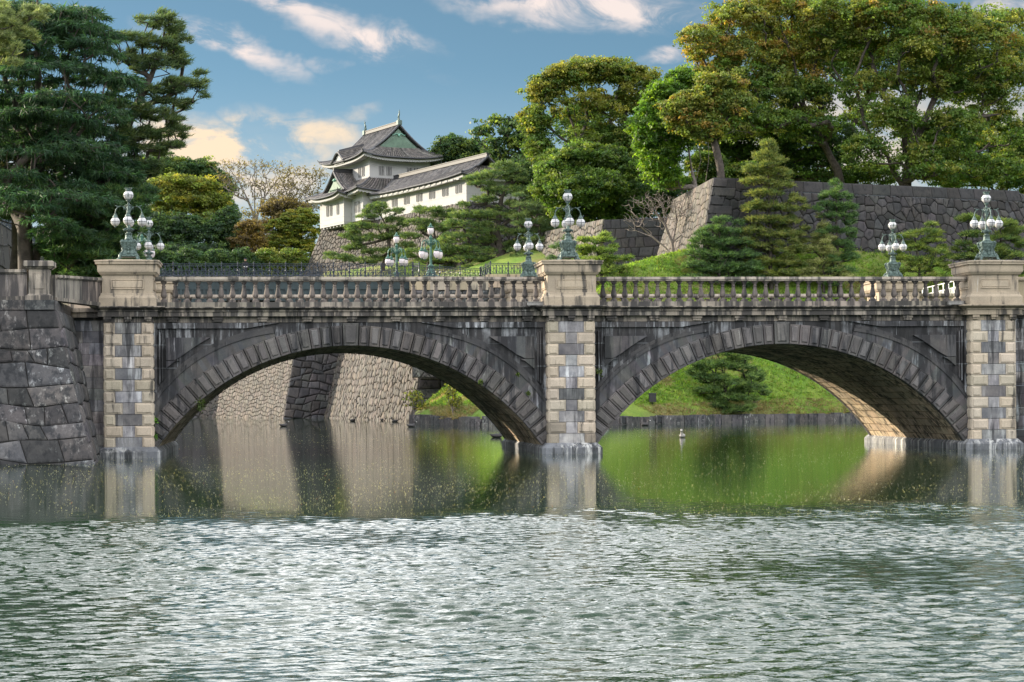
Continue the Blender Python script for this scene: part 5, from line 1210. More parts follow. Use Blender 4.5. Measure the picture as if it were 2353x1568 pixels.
# ============================================================ VEGETATION
class Tree:
    def __init__(s, base, trunk, limbs=(), seed=0, r0=.35, rt=.03):
        s.r = np.random.default_rng(seed); s.N = []; s.par = []; s.chains = []; s.r0 = r0; s.rt = rt; s.base = np.array(base, float)
        prev = -1
        for k, pl in enumerate([trunk]+list(limbs)):
            pts = [np.array(p, float) for p in pl]
            if k == 0: path = [-1]
            else:
                d = [np.linalg.norm(pts[0]-n) for n in s.N]; path = [int(np.argmin(d))]
                if np.linalg.norm(pts[0]-s.N[path[0]]) < .3: pts = pts[1:]
            s.addpath(path[0], pts, True)
    def addpath(s, a, pts, fine=False):
        path = [] if a < 0 else [a]; last = s.N[a] if a >= 0 else None
        for p in pts:
            if last is not None and fine:
                L = np.linalg.norm(p-last); m = max(1, int(L/1.2))
                for i in range(1, m):
                    q = last+(p-last)*i/m+s.r.normal(0, .04*L/m, 3); s.N.append(q); s.par.append(path[-1] if path else -1); path.append(len(s.N)-1)
            s.N.append(np.array(p, float)); s.par.append(path[-1] if path else -1); path.append(len(s.N)-1); last = np.array(p, float)
        s.chains.append(path)
    def grow(s, tips, sag=.1, jit=.12, up=.4, steps=5, low=1.):
        tips = np.array(tips); o = np.argsort(np.linalg.norm(tips-s.N[0], axis=1)); 
        for t in tips[o]:
            P = np.array(s.N); d = t-P; D = np.linalg.norm(d, axis=1); pen = D+up*np.maximum(0, -d[:, 2]*1.0)+low*np.maximum(0, -(d[:, 2])-.5)
            pen = pen+.35*np.abs(np.linalg.norm(P-s.N[0], axis=1)-np.linalg.norm(t-s.N[0])+D)
            a = int(np.argmin(pen)); A = s.N[a]; L = D[a]; m = max(2, min(steps, int(L/.6)+1)); pts = []
            for i in range(1, m+1):
                f = i/m; q = A+(t-A)*f; q = q+np.array([0, 0, -sag*L*4*f*(1-f)])+(s.r.normal(0, jit*L/m, 3) if i < m else 0); pts.append(q)
            s.addpath(a, pts)
        s.tips = tips
    def wood(s, name, parent, mat='bark', expo=.46, minr=0., off=None, nside=5):
        n = len(s.N); cnt = np.zeros(n); 
        kids = [0]*n
        for i in range(n):
            if s.par[i] >= 0: kids[s.par[i]] += 1
        for i in range(n-1, -1, -1):
            if kids[i] == 0: cnt[i] = 1
            if s.par[i] >= 0: cnt[s.par[i]] += cnt[i]
        # par index is always smaller than the child index
        mx = cnt[0]; rad = s.rt*cnt**expo; k = s.r0/(rad[0]); rad = rad*np.clip(cnt/mx, 0, 1)**0+0; rad = s.rt+(rad-s.rt)*((s.r0-s.rt)/max(rad[0]-s.rt, 1e-6))
        m = MB()
        for c in s.chains:
            rr_ = [rad[i] for i in c]
            if len(c) < 2: continue
            if s.par[c[1]] == c[0] and len(c) > 1: rr_[0] = min(rr_[0], rad[c[1]]*1.15)
            if max(rr_) < minr: continue
            m.tube([s.N[i] for i in c], rr_, nside if max(rr_) > .08 else 3)
        return m.build(name, mat, parent, True)
def nrm(a): return a/(np.linalg.norm(a, axis=-1, keepdims=True)+1e-9)
def rdir(r, n): return nrm(r.normal(size=(n, 3)))
def blobtips(r, blobs, n, inner=.55, upb=.35):
    """blobs: (cx,cy,cz,rx,ry,rz,w)"""
    B = np.array(blobs, float); w_ = B[:, 3]*B[:, 5]*B[:, 6] if B.shape[1] > 6 else B[:, 3]*B[:, 5]; k = r.choice(len(B), n, p=w_/w_.sum()); d = rdir(r, n); d[:, 2] = np.where(r.random(n) < upb, np.abs(d[:, 2]), d[:, 2])
    rr = (inner+(1-inner)*r.random(n)**.6)*np.where(r.random(n) < .34, r.uniform(1., 1.38, n), 1.)
    return B[k, :3]+d*rr[:, None]*B[k, 3:6]
def leafquads(r, C, spread, per, size, cols, flat=.6, upn=.5, asp=1.6, light=None):
    """C cluster centres; returns V,Cc"""
    n = len(C); N = n*per; c = np.repeat(C, per, 0); sp = np.repeat(spread*r.uniform(.6, 1.35, n), per)
    d = rdir(r, N); rad = r.random(N)**.45; off = d*rad[:, None]*sp[:, None]; off[:, 2] *= flat; off[:, 2] = np.where(r.random(N) < .65, np.abs(off[:, 2]), off[:, 2])
    p = c+off; nn = nrm(d*.6+rdir(r, N)*.8+np.array([0, 0, upn])); a = nrm(np.cross(nn, rdir(r, N))); b = np.cross(nn, a)
    s = size*r.uniform(.6, 1.4, N)[:, None]; V = np.stack([p+a*s*asp*.5, p+b*s*.5, p-a*s*asp*.5, p-b*s*.5], 1)
    cols = np.array(cols); ci = np.repeat(r.choice(len(cols), n), per); cc = cols[ci]*np.repeat(r.uniform(.75, 1.25, n), per)[:, None]*r.uniform(.6, 1.55, (N, 1))
    return V.reshape(-1, 3), np.repeat(cc, 4, 0)
def needles(r, C, size, per, cols, upn=.7, wid=.16, spread=.0, flat=.35, droop=0., dirs=None):
    n = len(C); N = n*per; c = np.repeat(C, per, 0); d = rdir(r, N)
    if dirs is not None: d = nrm(d*.75+np.repeat(dirs, per, 0))
    d[:, 2] = d[:, 2]*.8+upn*.6-droop; d = nrm(d); off = rdir(r, N)*spread*r.random((N, 1))**.5; off[:, 2] *= flat
    p = c+off; side = nrm(np.cross(d, rdir(r, N))); L = size*r.uniform(.6, 1.3, N)[:, None]; w_ = L*wid
    V = np.stack([p-side*w_, p+side*w_, p+d*L], 1); cols = np.array(cols); ci = np.repeat(r.choice(len(cols), n), per)
    cc = cols[ci]*np.repeat(r.uniform(.75, 1.25, n), per)[:, None]*r.uniform(.7, 1.35, (N, 1)); return V.reshape(-1, 3), np.repeat(cc, 3, 0)
def pxblob(px, py, rx, ry, Y, dz=None, w_=1.):
    p = at(px, py, Y); k = (Y-CAM[1])/F0; return (p[0], p[1], p[2], rx*k, (dz if dz else (rx+ry)/2*k), ry*k, w_)
def px3(pts, Y): return [at(a, b, Y+(c[0] if c else 0)) for a, b, *c in pts]
def rooted(tr_):
    g_ = gz(tr_[0][0], tr_[0][1])
    if tr_[0][1] > 70 and g_ > 0 and tr_[0][2] > g_: tr_ = [np.array([tr_[0][0], tr_[0][1], g_-.2])]+tr_
    return tr_
def thing_tree(name, base, label, cat, group=None): return empty(name, tuple(base), label, cat, group)
GRN = [(.085, .155, .03), (.065, .125, .03), (.12, .19, .035), (.05, .10, .03)]; OLV = [(.15, .20, .04), (.12, .175, .04), (.19, .205, .045), (.09, .15, .035)]
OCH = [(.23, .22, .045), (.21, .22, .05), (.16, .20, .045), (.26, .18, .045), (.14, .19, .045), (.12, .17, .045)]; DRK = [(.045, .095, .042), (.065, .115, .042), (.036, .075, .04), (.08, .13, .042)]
YEL = [(.27, .25, .04), (.20, .22, .04), (.15, .18, .035), (.10, .13, .03)]; VIV = [(.12, .22, .02), (.07, .15, .018), (.16, .25, .03), (.05, .11, .02)]
def broad(name, label, trunk, limbs, blobs, Y, ntip, per, size, cols, spread, seed, r0, group=None, mat='bark', rt=.035, flat=.6, leafs=1., inner=.5, basez=None, sag=.02, upb=.5, cat='tree', topcols=None, extra_tips=0, jit=.14):
    r = np.random.default_rng(seed); tr_ = rooted(px3(trunk, Y)); lm = [px3(l, Y) for l in limbs]; B = [pxblob(*b[:4], Y+(b[4] if len(b) > 4 else 0), w_=(b[5] if len(b) > 5 else 1)) for b in blobs]
    root = thing_tree(name, tr_[0], label, cat, group); T = Tree(tr_[0], tr_, lm, seed, r0, rt); tips = blobtips(r, B, ntip, inner, upb); T.grow(tips, sag=sag, up=.3, low=.8, jit=jit)
    lift(root, T.wood('trunk', None, mat))
    C = tips if leafs >= 1 else tips[r.random(len(tips)) < leafs]
    if per > 20: per = int(per*1.8); size = size*.49; extra_tips = int(ntip*1.3); spread *= .98
    if extra_tips: C = np.concatenate([C, blobtips(r, B, extra_tips, inner, upb)])
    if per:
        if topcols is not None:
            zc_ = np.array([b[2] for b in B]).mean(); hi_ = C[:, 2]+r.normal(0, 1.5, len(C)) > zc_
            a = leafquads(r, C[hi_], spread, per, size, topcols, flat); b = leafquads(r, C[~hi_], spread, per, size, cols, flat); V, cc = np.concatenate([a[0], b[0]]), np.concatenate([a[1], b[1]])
        else: V, cc = leafquads(r, C, spread, per, size, cols, flat)
        lift(root, fastmesh('crown', V, 4, cc, 'leaf'))
    return root
def pine(name, label, trunk, limbs, pads, Y, dens, seed, r0=.3, cols=None, nl=.36, per=16, group=None, thick=1., wid=.07, spread=.28, cat='pine tree', sag=.03, rt=.03):
    if 90 < Y < 103:
        k_ = groundY(trunk[0][0], trunk[0][1], Y); Y = min(k_, 108.5 if trunk[0][0] > 1600 else 118)
    r = np.random.default_rng(seed); tr_ = rooted(px3(trunk, Y)); lm = [px3(l, Y) for l in limbs]; root = thing_tree(name, tr_[0], label, cat, group); T = Tree(tr_[0], tr_, lm, seed, r0, rt); C = []; ctr = []
    pads = list(pads)+[(p[0]+r.uniform(-.9, .9)*p[2], p[1]+r.uniform(-2., 2.2)*p[3], p[2]*.42, p[3]*.8, (p[4] if len(p) > 4 else 0)+r.uniform(-1, 1)) for p in pads for _ in (0, 1)]
    for p in pads:
        b = pxblob(*p[:4], Y+(p[4] if len(p) > 4 else 0), dz=None); area = b[3]*max(b[5], .4)*4; n = max(5, int(dens*area*2.3)); d = rdir(r, n); d[:, 2] = np.where(r.random(n) < .75, np.abs(d[:, 2]), d[:, 2]*.6)
        c = np.array(b[:3])+d*(.45+.55*r.random((n, 1))**.5)*np.array([b[3], b[3]*.9 if b[3] > b[5] else b[3], b[5]]); C.append(c); 
        ctr.append(np.array(b[:3])-np.array([0, 0, b[5]*.3]))
        if b[3] > 1.2: ctr += [np.array(b[:3])+np.array([q*b[3]*.55, r.uniform(-.4, .4)*b[3], -b[5]*.35]) for q in (-1, 1)]
    C = np.concatenate(C); T.grow(ctr, sag=sag, up=.2, low=1.2, jit=.12, steps=6); sub = C[r.random(len(C)) < .16]; T.grow(sub, sag=.02, steps=3, jit=.08)
    lift(root, T.wood('trunk', None, 'bark', expo=.5)); cols = cols or [(.085, .125, .045), (.06, .10, .04), (.11, .145, .05), (.045, .08, .035)]
    ax = tr_[0][:2]; od = np.concatenate([nrm(C[:, :2]-np.array(ax)), np.zeros((len(C), 1))], 1)*.6
    V, cc = needles(r, C, nl*1.05, per, [tuple(1.6*q for q in c) for c in cols], wid=wid*1.25, spread=spread, dirs=od); lift(root, fastmesh('crown', V, 3, cc, 'needle')); return root
# ---- right: big camphor trees on the rampart
YR = 128.
broad('broadleaf_tree', 'largest olive green tree with spreading dark limbs on top of the rampart wall', [(2083, 440), (2085, 400), (2096, 345), (2088, 285), (2078, 235), (2060, 190)],
    [[(2075, 425), (2052, 395), (2040, 358), (2007, 322), (1986, 285), (1980, 246), (1958, 190), (1975, 150), (1996, 100), (2025, 50)], [(2096, 345), (2118, 295), (2142, 240), (2170, 190), (2210, 145), (2280, 130), (2330, 125)], [(2088, 285), (2110, 230), (2135, 160), (2155, 100)], [(2060, 190), (2040, 130), (2045, 70)], [(1986, 285), (1960, 300), (1935, 250), (1900, 225)], [(2118, 295), (2180, 290), (2240, 270), (2300, 262)]],
    [(2040, 50, 110, 60, 0, 1.3), (1960, 110, 70, 55, 3), (2150, 90, 100, 70, 0, 1.2), (2250, 110, 90, 60, -2), (2120, 190, 90, 45, 0, .8), (2230, 215, 80, 50, 2), (1985, 215, 50, 45, 0, .7), (2300, 190, 60, 60, 3), (2060, 290, 60, 40, -2, .7), (2190, 300, 70, 45, -2, .8), (2105, 370, 60, 38, -2, .9), (2210, 375, 60, 30, -1, .8), (2300, 300, 60, 50, 3, .7), (2320, 60, 50, 40, 4, .5), (1900, 40, 60, 50, 2, .6), (1990, 350, 50, 40, -2, .8), (2150, 400, 60, 26, -3, .8), (2060, 250, 50, 40, -3, .5), (2290, 400, 60, 26, -2, .7), (2110, 120, 60, 50, -3, .5)],
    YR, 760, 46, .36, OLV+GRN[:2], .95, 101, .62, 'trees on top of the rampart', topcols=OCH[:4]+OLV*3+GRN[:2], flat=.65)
broad('broadleaf_tree', 'tall rust tinged tree left of the largest rampart tree, touching the top edge', [(1935, 440), (1925, 390), (1890, 320), (1850, 250), (1800, 190)],
    [[(1850, 250), (1830, 170), (1810, 100), (1790, 40)], [(1890, 320), (1885, 240), (1870, 160), (1890, 90)], [(1850, 250), (1780, 230), (1720, 190), (1680, 160)], [(1925, 390), (1880, 300), (1905, 200), (1880, 110)]],
    [(1700, 60, 75, 50), (1800, 40, 90, 60, 2, 1.2), (1890, 70, 60, 50), (1640, 130, 60, 55, 0, 1), (1720, 150, 80, 50), (1820, 150, 80, 50, 2), (1660, 200, 60, 50, -1), (1760, 230, 80, 45, -1), (1860, 230, 60, 50), (1600, 250, 50, 40, -3), (1700, 280, 70, 45, -3), (1560, 200, 25, 25), (1800, 290, 60, 35, -3), (1600, 100, 40, 40, -3, .6), (1870, 300, 50, 40, -3, .6)],
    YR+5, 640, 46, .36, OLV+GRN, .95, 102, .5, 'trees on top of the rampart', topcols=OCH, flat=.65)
broad('broadleaf_tree', 'dense dark green tree behind the slender tall pine on the rampart', [(1800, 440), (1795, 400), (1780, 340)], [[(1780, 340), (1720, 300), (1660, 290)], [(1780, 340), (1850, 320)]],
    [(1740, 320, 90, 50, 0, 1.2), (1840, 310, 80, 50, 0), (1680, 370, 60, 40, 0), (1780, 380, 90, 40), (1880, 380, 70, 35), (1930, 330, 50, 40), (1640, 330, 50, 40, -2)], YR+9, 430, 46, .34, DRK+GRN, .9, 103, .45, 'trees on top of the rampart')
broad('broadleaf_tree', 'vivid green tree with several pale bare stems above the left rampart face', [(1598, 433), (1588, 380), (1580, 330), (1560, 280)], [[(1598, 433), (1610, 370), (1600, 300)], [(1620, 436), (1628, 370), (1625, 310)]],
    [(1530, 230, 45, 40), (1500, 300, 45, 45), (1550, 320, 45, 40), (1520, 370, 45, 40), (1500, 260, 30, 30), (1570, 190, 35, 30), (1530, 410, 40, 25), (1480, 340, 20, 25)], 122., 300, 46, .33, VIV, .8, 104, .3, 'trees on top of the rampart', mat='barkl')
broad('broadleaf_tree', 'golden olive tree with orange tufts right of the vivid green one', [(1660, 436), (1655, 380), (1640, 320), (1660, 290)], [[(1640, 320), (1600, 310), (1570, 300)], [(1640, 320), (1690, 300), (1720, 305)]],
    [(1570, 275, 45, 28), (1620, 300, 55, 28), (1680, 240, 50, 30), (1600, 240, 50, 30), (1560, 250, 40, 25), (1650, 200, 45, 30)], 117., 260, 44, .33, OCH+OLV, .75, 105, .4, 'trees on top of the rampart')
broad('broadleaf_tree', 'sparse olive shrubby tree at the right end of the rampart top', [(2300, 450), (2305, 420), (2300, 380)], [[(2305, 420), (2330, 380)]], [(2260, 400, 50, 30), (2320, 390, 50, 45), (2340, 330, 40, 40), (2190, 415, 50, 20), (2345, 420, 30, 40)], YR+10, 200, 40, .32, OLV+GRN, .8, 106, .25, 'trees on top of the rampart')
broad('broadleaf_tree', 'low yellowish hedge like tree between the stems on the rampart', [(1960, 440), (1965, 415)], [], [(1960, 410, 60, 22), (2030, 405, 40, 25), (1890, 415, 50, 20), (1720, 425, 60, 18), (1650, 405, 40, 25)], YR+12, 180, 40, .3, OLV+GRN, .75, 107, .2, 'trees on top of the rampart')
# ---- middle trees
YM = 165.
broad('broadleaf_tree', 'tall domed olive tree with bare inner branches in the middle', [(1395, 500), (1385, 440), (1350, 380), (1330, 330)],
    [[(1350, 380), (1310, 330), (1270, 300), (1240, 280)], [(1330, 330), (1310, 270), (1300, 220), (1290, 180)], [(1330, 330), (1350, 270), (1340, 200)], [(1385, 440), (1420, 350), (1400, 270), (1420, 210)], [(1385, 440), (1440, 380), (1460, 300)]],
    [(1300, 178, 60, 28, 0, 1), (1380, 165, 75, 28, 0, 1.3), (1460, 190, 50, 35), (1250, 215, 40, 35), (1228, 290, 30, 45), (1240, 350, 35, 35, 0, .8), (1490, 260, 30, 45), (1420, 250, 50, 35, 2, .6), (1380, 320, 70, 35, 3, .6), (1450, 330, 55, 45, 0, 1), (1420, 400, 60, 40), (1290, 400, 40, 25, 0, .5), (1340, 270, 80, 75, 0, .30)],
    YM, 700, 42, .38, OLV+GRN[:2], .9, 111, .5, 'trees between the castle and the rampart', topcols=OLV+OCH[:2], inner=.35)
broad('broadleaf_tree', 'rounded glossy green tree hanging over the pines below the domed olive tree', [(1350, 520), (1352, 470), (1350, 420)], [[(1352, 470), (1300, 430)], [(1352, 470), (1410, 430)]],
    [(1350, 370, 80, 35), (1290, 400, 55, 35), (1420, 395, 55, 40), (1270, 440, 45, 35), (1350, 440, 90, 40, -3, 1.2), (1430, 450, 50, 35), (1320, 490, 60, 22), (1400, 495, 60, 22)], 152., 560, 46, .36, GRN+OLV[:1]+[(.08, .13, .03)], .85, 112, .4, 'trees between the castle and the rampart')
broad('broadleaf_tree', 'thin leaved dark branched tree behind the gallery roof', [(1175, 470), (1172, 420), (1168, 370)], [[(1172, 420), (1130, 370), (1110, 330)], [(1168, 370), (1170, 310), (1180, 280)], [(1172, 420), (1210, 370), (1225, 330)]],
    [(1160, 290, 50, 20), (1110, 310, 25, 25), (1215, 310, 25, 25), (1170, 340, 60, 40, 0, 1.4), (1130, 370, 40, 30), (1210, 380, 40, 40)], 195., 420, 15, .3, DRK+OLV[:1], .75, 113, .35, 'trees between the castle and the rampart', inner=.2)
broad('broadleaf_tree', 'dark rounded tree between the turret roof and the gallery', [(1050, 430), (1050, 390)], [], [(1040, 345, 40, 28), (1010, 370, 32, 25), (1070, 375, 40, 30), (1090, 350, 30, 25)], 205., 170, 42, .36, DRK+OLV[:1], .85, 114, .3, 'trees between the castle and the rampart')
broad('broadleaf_tree', 'dark green shrubs mass under the domed tree beside the plaster wall stub', [(1240, 480), (1240, 430)], [], [(1230, 420, 45, 40), (1200, 410, 40, 40), (1255, 470, 35, 35), (1190, 455, 22, 30, 12)], 182., 240, 42, .36, DRK+GRN, .85, 115, .3, 'trees between the castle and the rampart')
broad('broadleaf_tree', 'olive tree filling the sky behind the two big rampart trees', [(1960, 440), (1960, 380), (1950, 300)], [[(1960, 380), (1900, 300), (1850, 200)], [(1950, 300), (2010, 200), (2060, 130)]], [(1900, 150, 120, 70), (2020, 140, 90, 70), (1800, 110, 90, 60), (2140, 150, 90, 60), (2230, 170, 80, 70), (1980, 280, 70, 40, 0, .6), (2250, 60, 80, 40), (2320, 140, 50, 60)], YR+22, 420, 36, .40, OLV+GRN, 1.1, 108, .4, 'trees on top of the rampart', inner=.2)
broad('broadleaf_tree', 'green tree low behind the right end of the rampart', [(2180, 445), (2180, 400)], [], [(2150, 330, 70, 40), (2240, 340, 70, 40), (2320, 370, 50, 50), (2200, 400, 90, 25), (2090, 300, 50, 40, 0, .6)], YR+24, 260, 36, .38, GRN+OLV, 1.0, 109, .35, 'trees on top of the rampart', inner=.2)
broad('broadleaf_tree', 'dark tree filling behind the domed olive tree trunk', [(1440, 520), (1440, 440)], [], [(1450, 400, 60, 50), (1500, 420, 40, 50), (1380, 340, 60, 50, 0, .7), (1330, 290, 60, 60, 0, .35), (1480, 320, 40, 50)], YM+14, 330, 34, .38, GRN+DRK, 1., 116, .35, 'trees between the castle and the rampart', inner=.2)
broad('broadleaf_tree', 'dark leafy tree behind the small bare tree, left of the rampart corner', [(1520, 520), (1520, 480)], [], [(1500, 450, 40, 30), (1540, 440, 35, 30), (1470, 480, 40, 26), (1540, 480, 30, 20)], 150., 200, 40, .34, GRN+DRK, .85, 117, .25, 'trees between the castle and the rampart', inner=.3)
broad('broadleaf_tree', 'hanging olive foliage tree against the rampart top between trunks', [(1640, 436), (1640, 420)], [], [(1620, 380, 40, 26), (1660, 400, 50, 22), (1600, 420, 30, 16), (1720, 400, 40, 24)], 125., 170, 40, .33, GRN+OLV, .75, 118, .2, 'trees on top of the rampart', inner=.3)
# small bare tree
broad('bare_tree', 'small leafless tree with spreading fine branches before the inner rampart', [(1548, 592), (1545, 560), (1530, 520), (1510, 490)], [[(1548, 592), (1530, 570), (1500, 545), (1470, 520)], [(1545, 560), (1555, 510), (1550, 460)], [(1530, 520), (1520, 470), (1510, 440)], [(1500, 545), (1460, 530), (1435, 510)]],
    [(1500, 480, 65, 45), (1550, 480, 55, 40), (1450, 510, 30, 25), (1590, 500, 30, 35)], 119., 520, 0, .3, OLV, .8, 121, .17, None, mat='barkl', rt=.022, inner=.1, jit=.2)
# ---- left background
YL = 262.
GL = 'trees on the far left hill'
broad('broadleaf_tree', 'dark evergreen dome behind the yellow green tree at left', [(420, 600), (420, 520), (415, 440)], [], [(400, 395, 75, 30), (460, 410, 55, 35), (350, 400, 50, 35), (500, 440, 35, 40), (440, 450, 70, 40)], YL+20, 380, 44, .46, DRK+OLV[:1], 1.1, 131, .5, GL)
broad('broadleaf_tree', 'bright yellow green tree under the dark evergreen dome', [(415, 600), (410, 540), (395, 480)], [[(410, 540), (440, 490), (470, 450)], [(395, 480), (370, 440)]], [(400, 425, 60, 22), (460, 435, 45, 25), (360, 450, 35, 30), (500, 475, 28, 30), (430, 470, 70, 30, 0, 1.2), (380, 500, 40, 25, 0, .7), (490, 510, 35, 25)], YL-15, 400, 40, .40, YEL+OLV[:1], .95, 132, .35, GL, inner=.3)
broad('broadleaf_tree', 'dark bluish green tree mass rising above the iron railing at left', [(450, 610), (450, 560), (450, 530)], [], [(400, 540, 70, 40), (480, 550, 60, 45), (520, 520, 28, 40), (370, 580, 50, 30), (440, 590, 90, 25, -4), (520, 585, 30, 25), (350, 540, 40, 50)], YL-22, 560, 44, .40, DRK+[(.03, .055, .035)], 1., 133, .4, GL)
broad('bare_tree', 'tall nearly leafless tree fanning up against the pale sky', [(590, 560), (588, 520), (580, 485)], [[(580, 485), (560, 440), (540, 405), (520, 380)], [(588, 520), (585, 450), (590, 400), (585, 375)], [(588, 500), (610, 450), (640, 410)], [(590, 540), (545, 490), (510, 440)]],
    [(540, 385, 50, 20), (600, 385, 55, 20), (655, 400, 30, 25), (520, 420, 35, 30), (580, 430, 60, 35), (640, 440, 35, 30)], YL+10, 760, 2, .20, [(.15, .12, .06), (.18, .15, .05)], .6, 134, .3, GL, mat='barkl', rt=.03, inner=.1, jit=.16)
broad('bare_tree', 'bare grey brown tree just left of the turret roof', [(690, 560), (690, 500), (688, 460)], [[(690, 500), (660, 450), (650, 420)], [(688, 460), (710, 420), (730, 395)]], [(690, 405, 40, 22), (730, 410, 25, 22), (660, 430, 30, 25), (700, 450, 50, 35), (655, 470, 35, 30)], YL+5, 620, 3, .20, [(.13, .11, .06), (.16, .13, .05)], .6, 135, .28, GL, mat='barkl', rt=.03, inner=.1, jit=.16)
broad('broadleaf_tree', 'feathery yellow olive tree directly left of the castle base wall', [(665, 605), (668, 570), (672, 540)], [[(668, 570), (640, 540), (625, 520)], [(668, 570), (700, 530), (715, 510)]], [(690, 505, 40, 22), (640, 525, 30, 18), (700, 535, 35, 20), (650, 560, 42, 22), (700, 575, 25, 22), (640, 590, 38, 14), (672, 520, 40, 30)], 240., 420, 42, .32, YEL[1:]+YEL[:1]+OLV[:1], .65, 136, .28, GL, flat=.35)
broad('broadleaf_tree', 'ochre thin leaved shrubby tree above the guard on the railing', [(575, 605), (573, 570), (570, 540)], [], [(575, 525, 30, 18), (560, 555, 30, 22), (590, 560, 25, 25), (575, 590, 40, 14)], 236., 260, 26, .28, [(.22, .16, .04), (.17, .12, .04), (.12, .09, .05)], .6, 137, .2, GL, mat='barkl', inner=.2)
broad('broadleaf_tree', 'brownish undergrowth tree between the ochre and the yellow olive trees', [(625, 560), (625, 520)], [], [(625, 490, 30, 28), (660, 480, 45, 22), (610, 530, 20, 20)], 252., 240, 14, .3, [(.10, .08, .045), (.14, .11, .05)], .7, 138, .2, GL, mat='barkl', inner=.1)
broad('broadleaf_tree', 'pale green low shrubs right above the railing near the leftmost lamps', [(400, 615), (400, 600)], [], [(400, 598, 45, 12), (470, 600, 45, 10), (350, 600, 30, 14)], 232., 150, 40, .3, [(.06, .10, .04), (.05, .085, .035)], .6, 139, .15, GL)
broad('broadleaf_tree', 'dark green tree closing the gap behind the ochre shrubby tree', [(560, 610), (560, 570)], [], [(555, 560, 35, 35), (600, 575, 40, 28), (530, 590, 30, 25), (520, 500, 20, 40)], 250., 240, 40, .36, DRK, .95, 140, .3, GL, inner=.3)
broad('broadleaf_tree', 'twiggy brown olive tree filling below the bare trees', [(650, 570), (650, 530)], [], [(640, 480, 50, 30), (700, 480, 40, 25), (600, 520, 40, 25), (560, 500, 30, 20)], 266., 460, 5, .22, [(.14, .12, .06), (.18, .16, .06), (.10, .09, .05)], .8, 141, .25, GL, mat='barkl', inner=.1, rt=.03)
for k_, (sx_, lb_) in enumerate(((365, 'grey green bush just right of the leftmost lamps above the railing'), (430, 'rounded dark bush above the railing, second from the leftmost lamps'), (500, 'bluish bush above the railing left of the guard'), (555, 'low bush directly behind the guard'), (612, 'low olive bush above the railing right of the guard'), (668, 'yellowish low bush at the foot of the castle base wall'))):
    broad('shrub', lb_, [(sx_, 690), (sx_, 650)], [], [(sx_-18, 606, 28, 20), (sx_+20, 610, 30, 20), (sx_, 594, 26, 18), (sx_, 636, 44, 26)], 209.+k_, 190, 40, .3, DRK if k_ < 4 else OLV, .7, 150+k_, .12, 'low bushes above the iron railing', cat='shrub')
# ---- pines behind the bridge
PG = 'shaped pines on the grass bank'
pine('pine_tree', 'big old pine with thick leaning limbs in front of the gallery end', [(1157, 612), (1150, 575), (1140, 530), (1148, 480), (1160, 430)],
    [[(1150, 575), (1120, 560), (1085, 565), (1055, 585)], [(1140, 530), (1180, 500), (1210, 490)], [(1150, 575), (1190, 545), (1230, 530)], [(1148, 480), (1110, 470), (1085, 470)]],
    [(1155, 385, 30, 14), (1135, 405, 50, 14), (1185, 415, 28, 12), (1110, 425, 36, 11), (1165, 440, 55, 13), (1115, 460, 34, 12), (1190, 470, 34, 12), (1070, 495, 38, 12), (1130, 500, 50, 14), (1065, 520, 50, 13), (1210, 500, 40, 13), (1130, 535, 60, 15), (1050, 550, 50, 15), (1220, 540, 45, 14), (1090, 580, 60, 14), (1200, 575, 50, 12), (1030, 575, 40, 12), (1080, 598, 60, 9), (1250, 520, 35, 12), (1190, 395, 20, 10)], 163., 9.5, 201, .62, group=PG)
pine('pine_tree', 'windswept pine with open curving branches below the turret', [(880, 612), (893, 580), (894, 545), (885, 515), (872, 490)], [[(893, 580), (860, 600), (820, 608)], [(894, 545), (850, 560), (810, 565)], [(894, 560), (870, 575), (830, 590)], [(885, 515), (900, 495)]],
    [(865, 478, 28, 9), (890, 490, 34, 9), (845, 500, 26, 9), (910, 510, 26, 10), (830, 520, 30, 9), (870, 525, 40, 9), (805, 545, 26, 9), (850, 550, 40, 9), (900, 545, 32, 10), (815, 570, 30, 8), (870, 580, 40, 9), (780, 592, 38, 8), (840, 600, 50, 8), (920, 590, 34, 9), (930, 565, 26, 9)], 180., 9.5, 202, .3, group=PG)
pine('pine_tree', 'low spreading pine between the two taller iron bridge lamps', [(985, 612), (988, 585), (1000, 550), (995, 520)], [[(1000, 550), (1020, 535)], [(1000, 550), (970, 535)]],
    [(985, 488, 38, 10), (1015, 500, 32, 10), (960, 512, 32, 9), (1000, 522, 40, 9), (945, 545, 26, 9), (1010, 560, 30, 10), (960, 580, 44, 9), (1000, 600, 50, 8), (1025, 585, 26, 9), (1050, 600, 30, 8)], 172., 10, 203, .3, group=PG)
pine('pine_tree', 'shaded pine between the big pine and the middle bridge lamp', [(1235, 605), (1238, 560), (1240, 520)], [], [(1215, 475, 40, 12), (1250, 490, 30, 12), (1220, 515, 44, 12), (1265, 530, 30, 12), (1240, 555, 50, 13), (1275, 580, 30, 11), (1215, 590, 44, 10)], 158., 8, 204, .3, group=PG, cols=[(.05, .085, .045), (.065, .10, .05), (.08, .11, .05)])
pine('pine_tree', 'small layered pine just right of the middle pedestal', [(1385, 655), (1380, 620), (1375, 585), (1365, 560)], [], [(1360, 555, 34, 9), (1392, 553, 20, 8), (1340, 572, 26, 9), (1385, 578, 36, 9), (1420, 598, 28, 10), (1360, 598, 44, 10), (1405, 620, 36, 10), (1350, 625, 36, 10), (1390, 645, 50, 10), (1440, 638, 18, 8)], 97., 13, 205, .16, cols=[(.13, .18, .035), (.09, .14, .035), (.06, .10, .03), (.16, .20, .05)], group=PG, nl=.3)
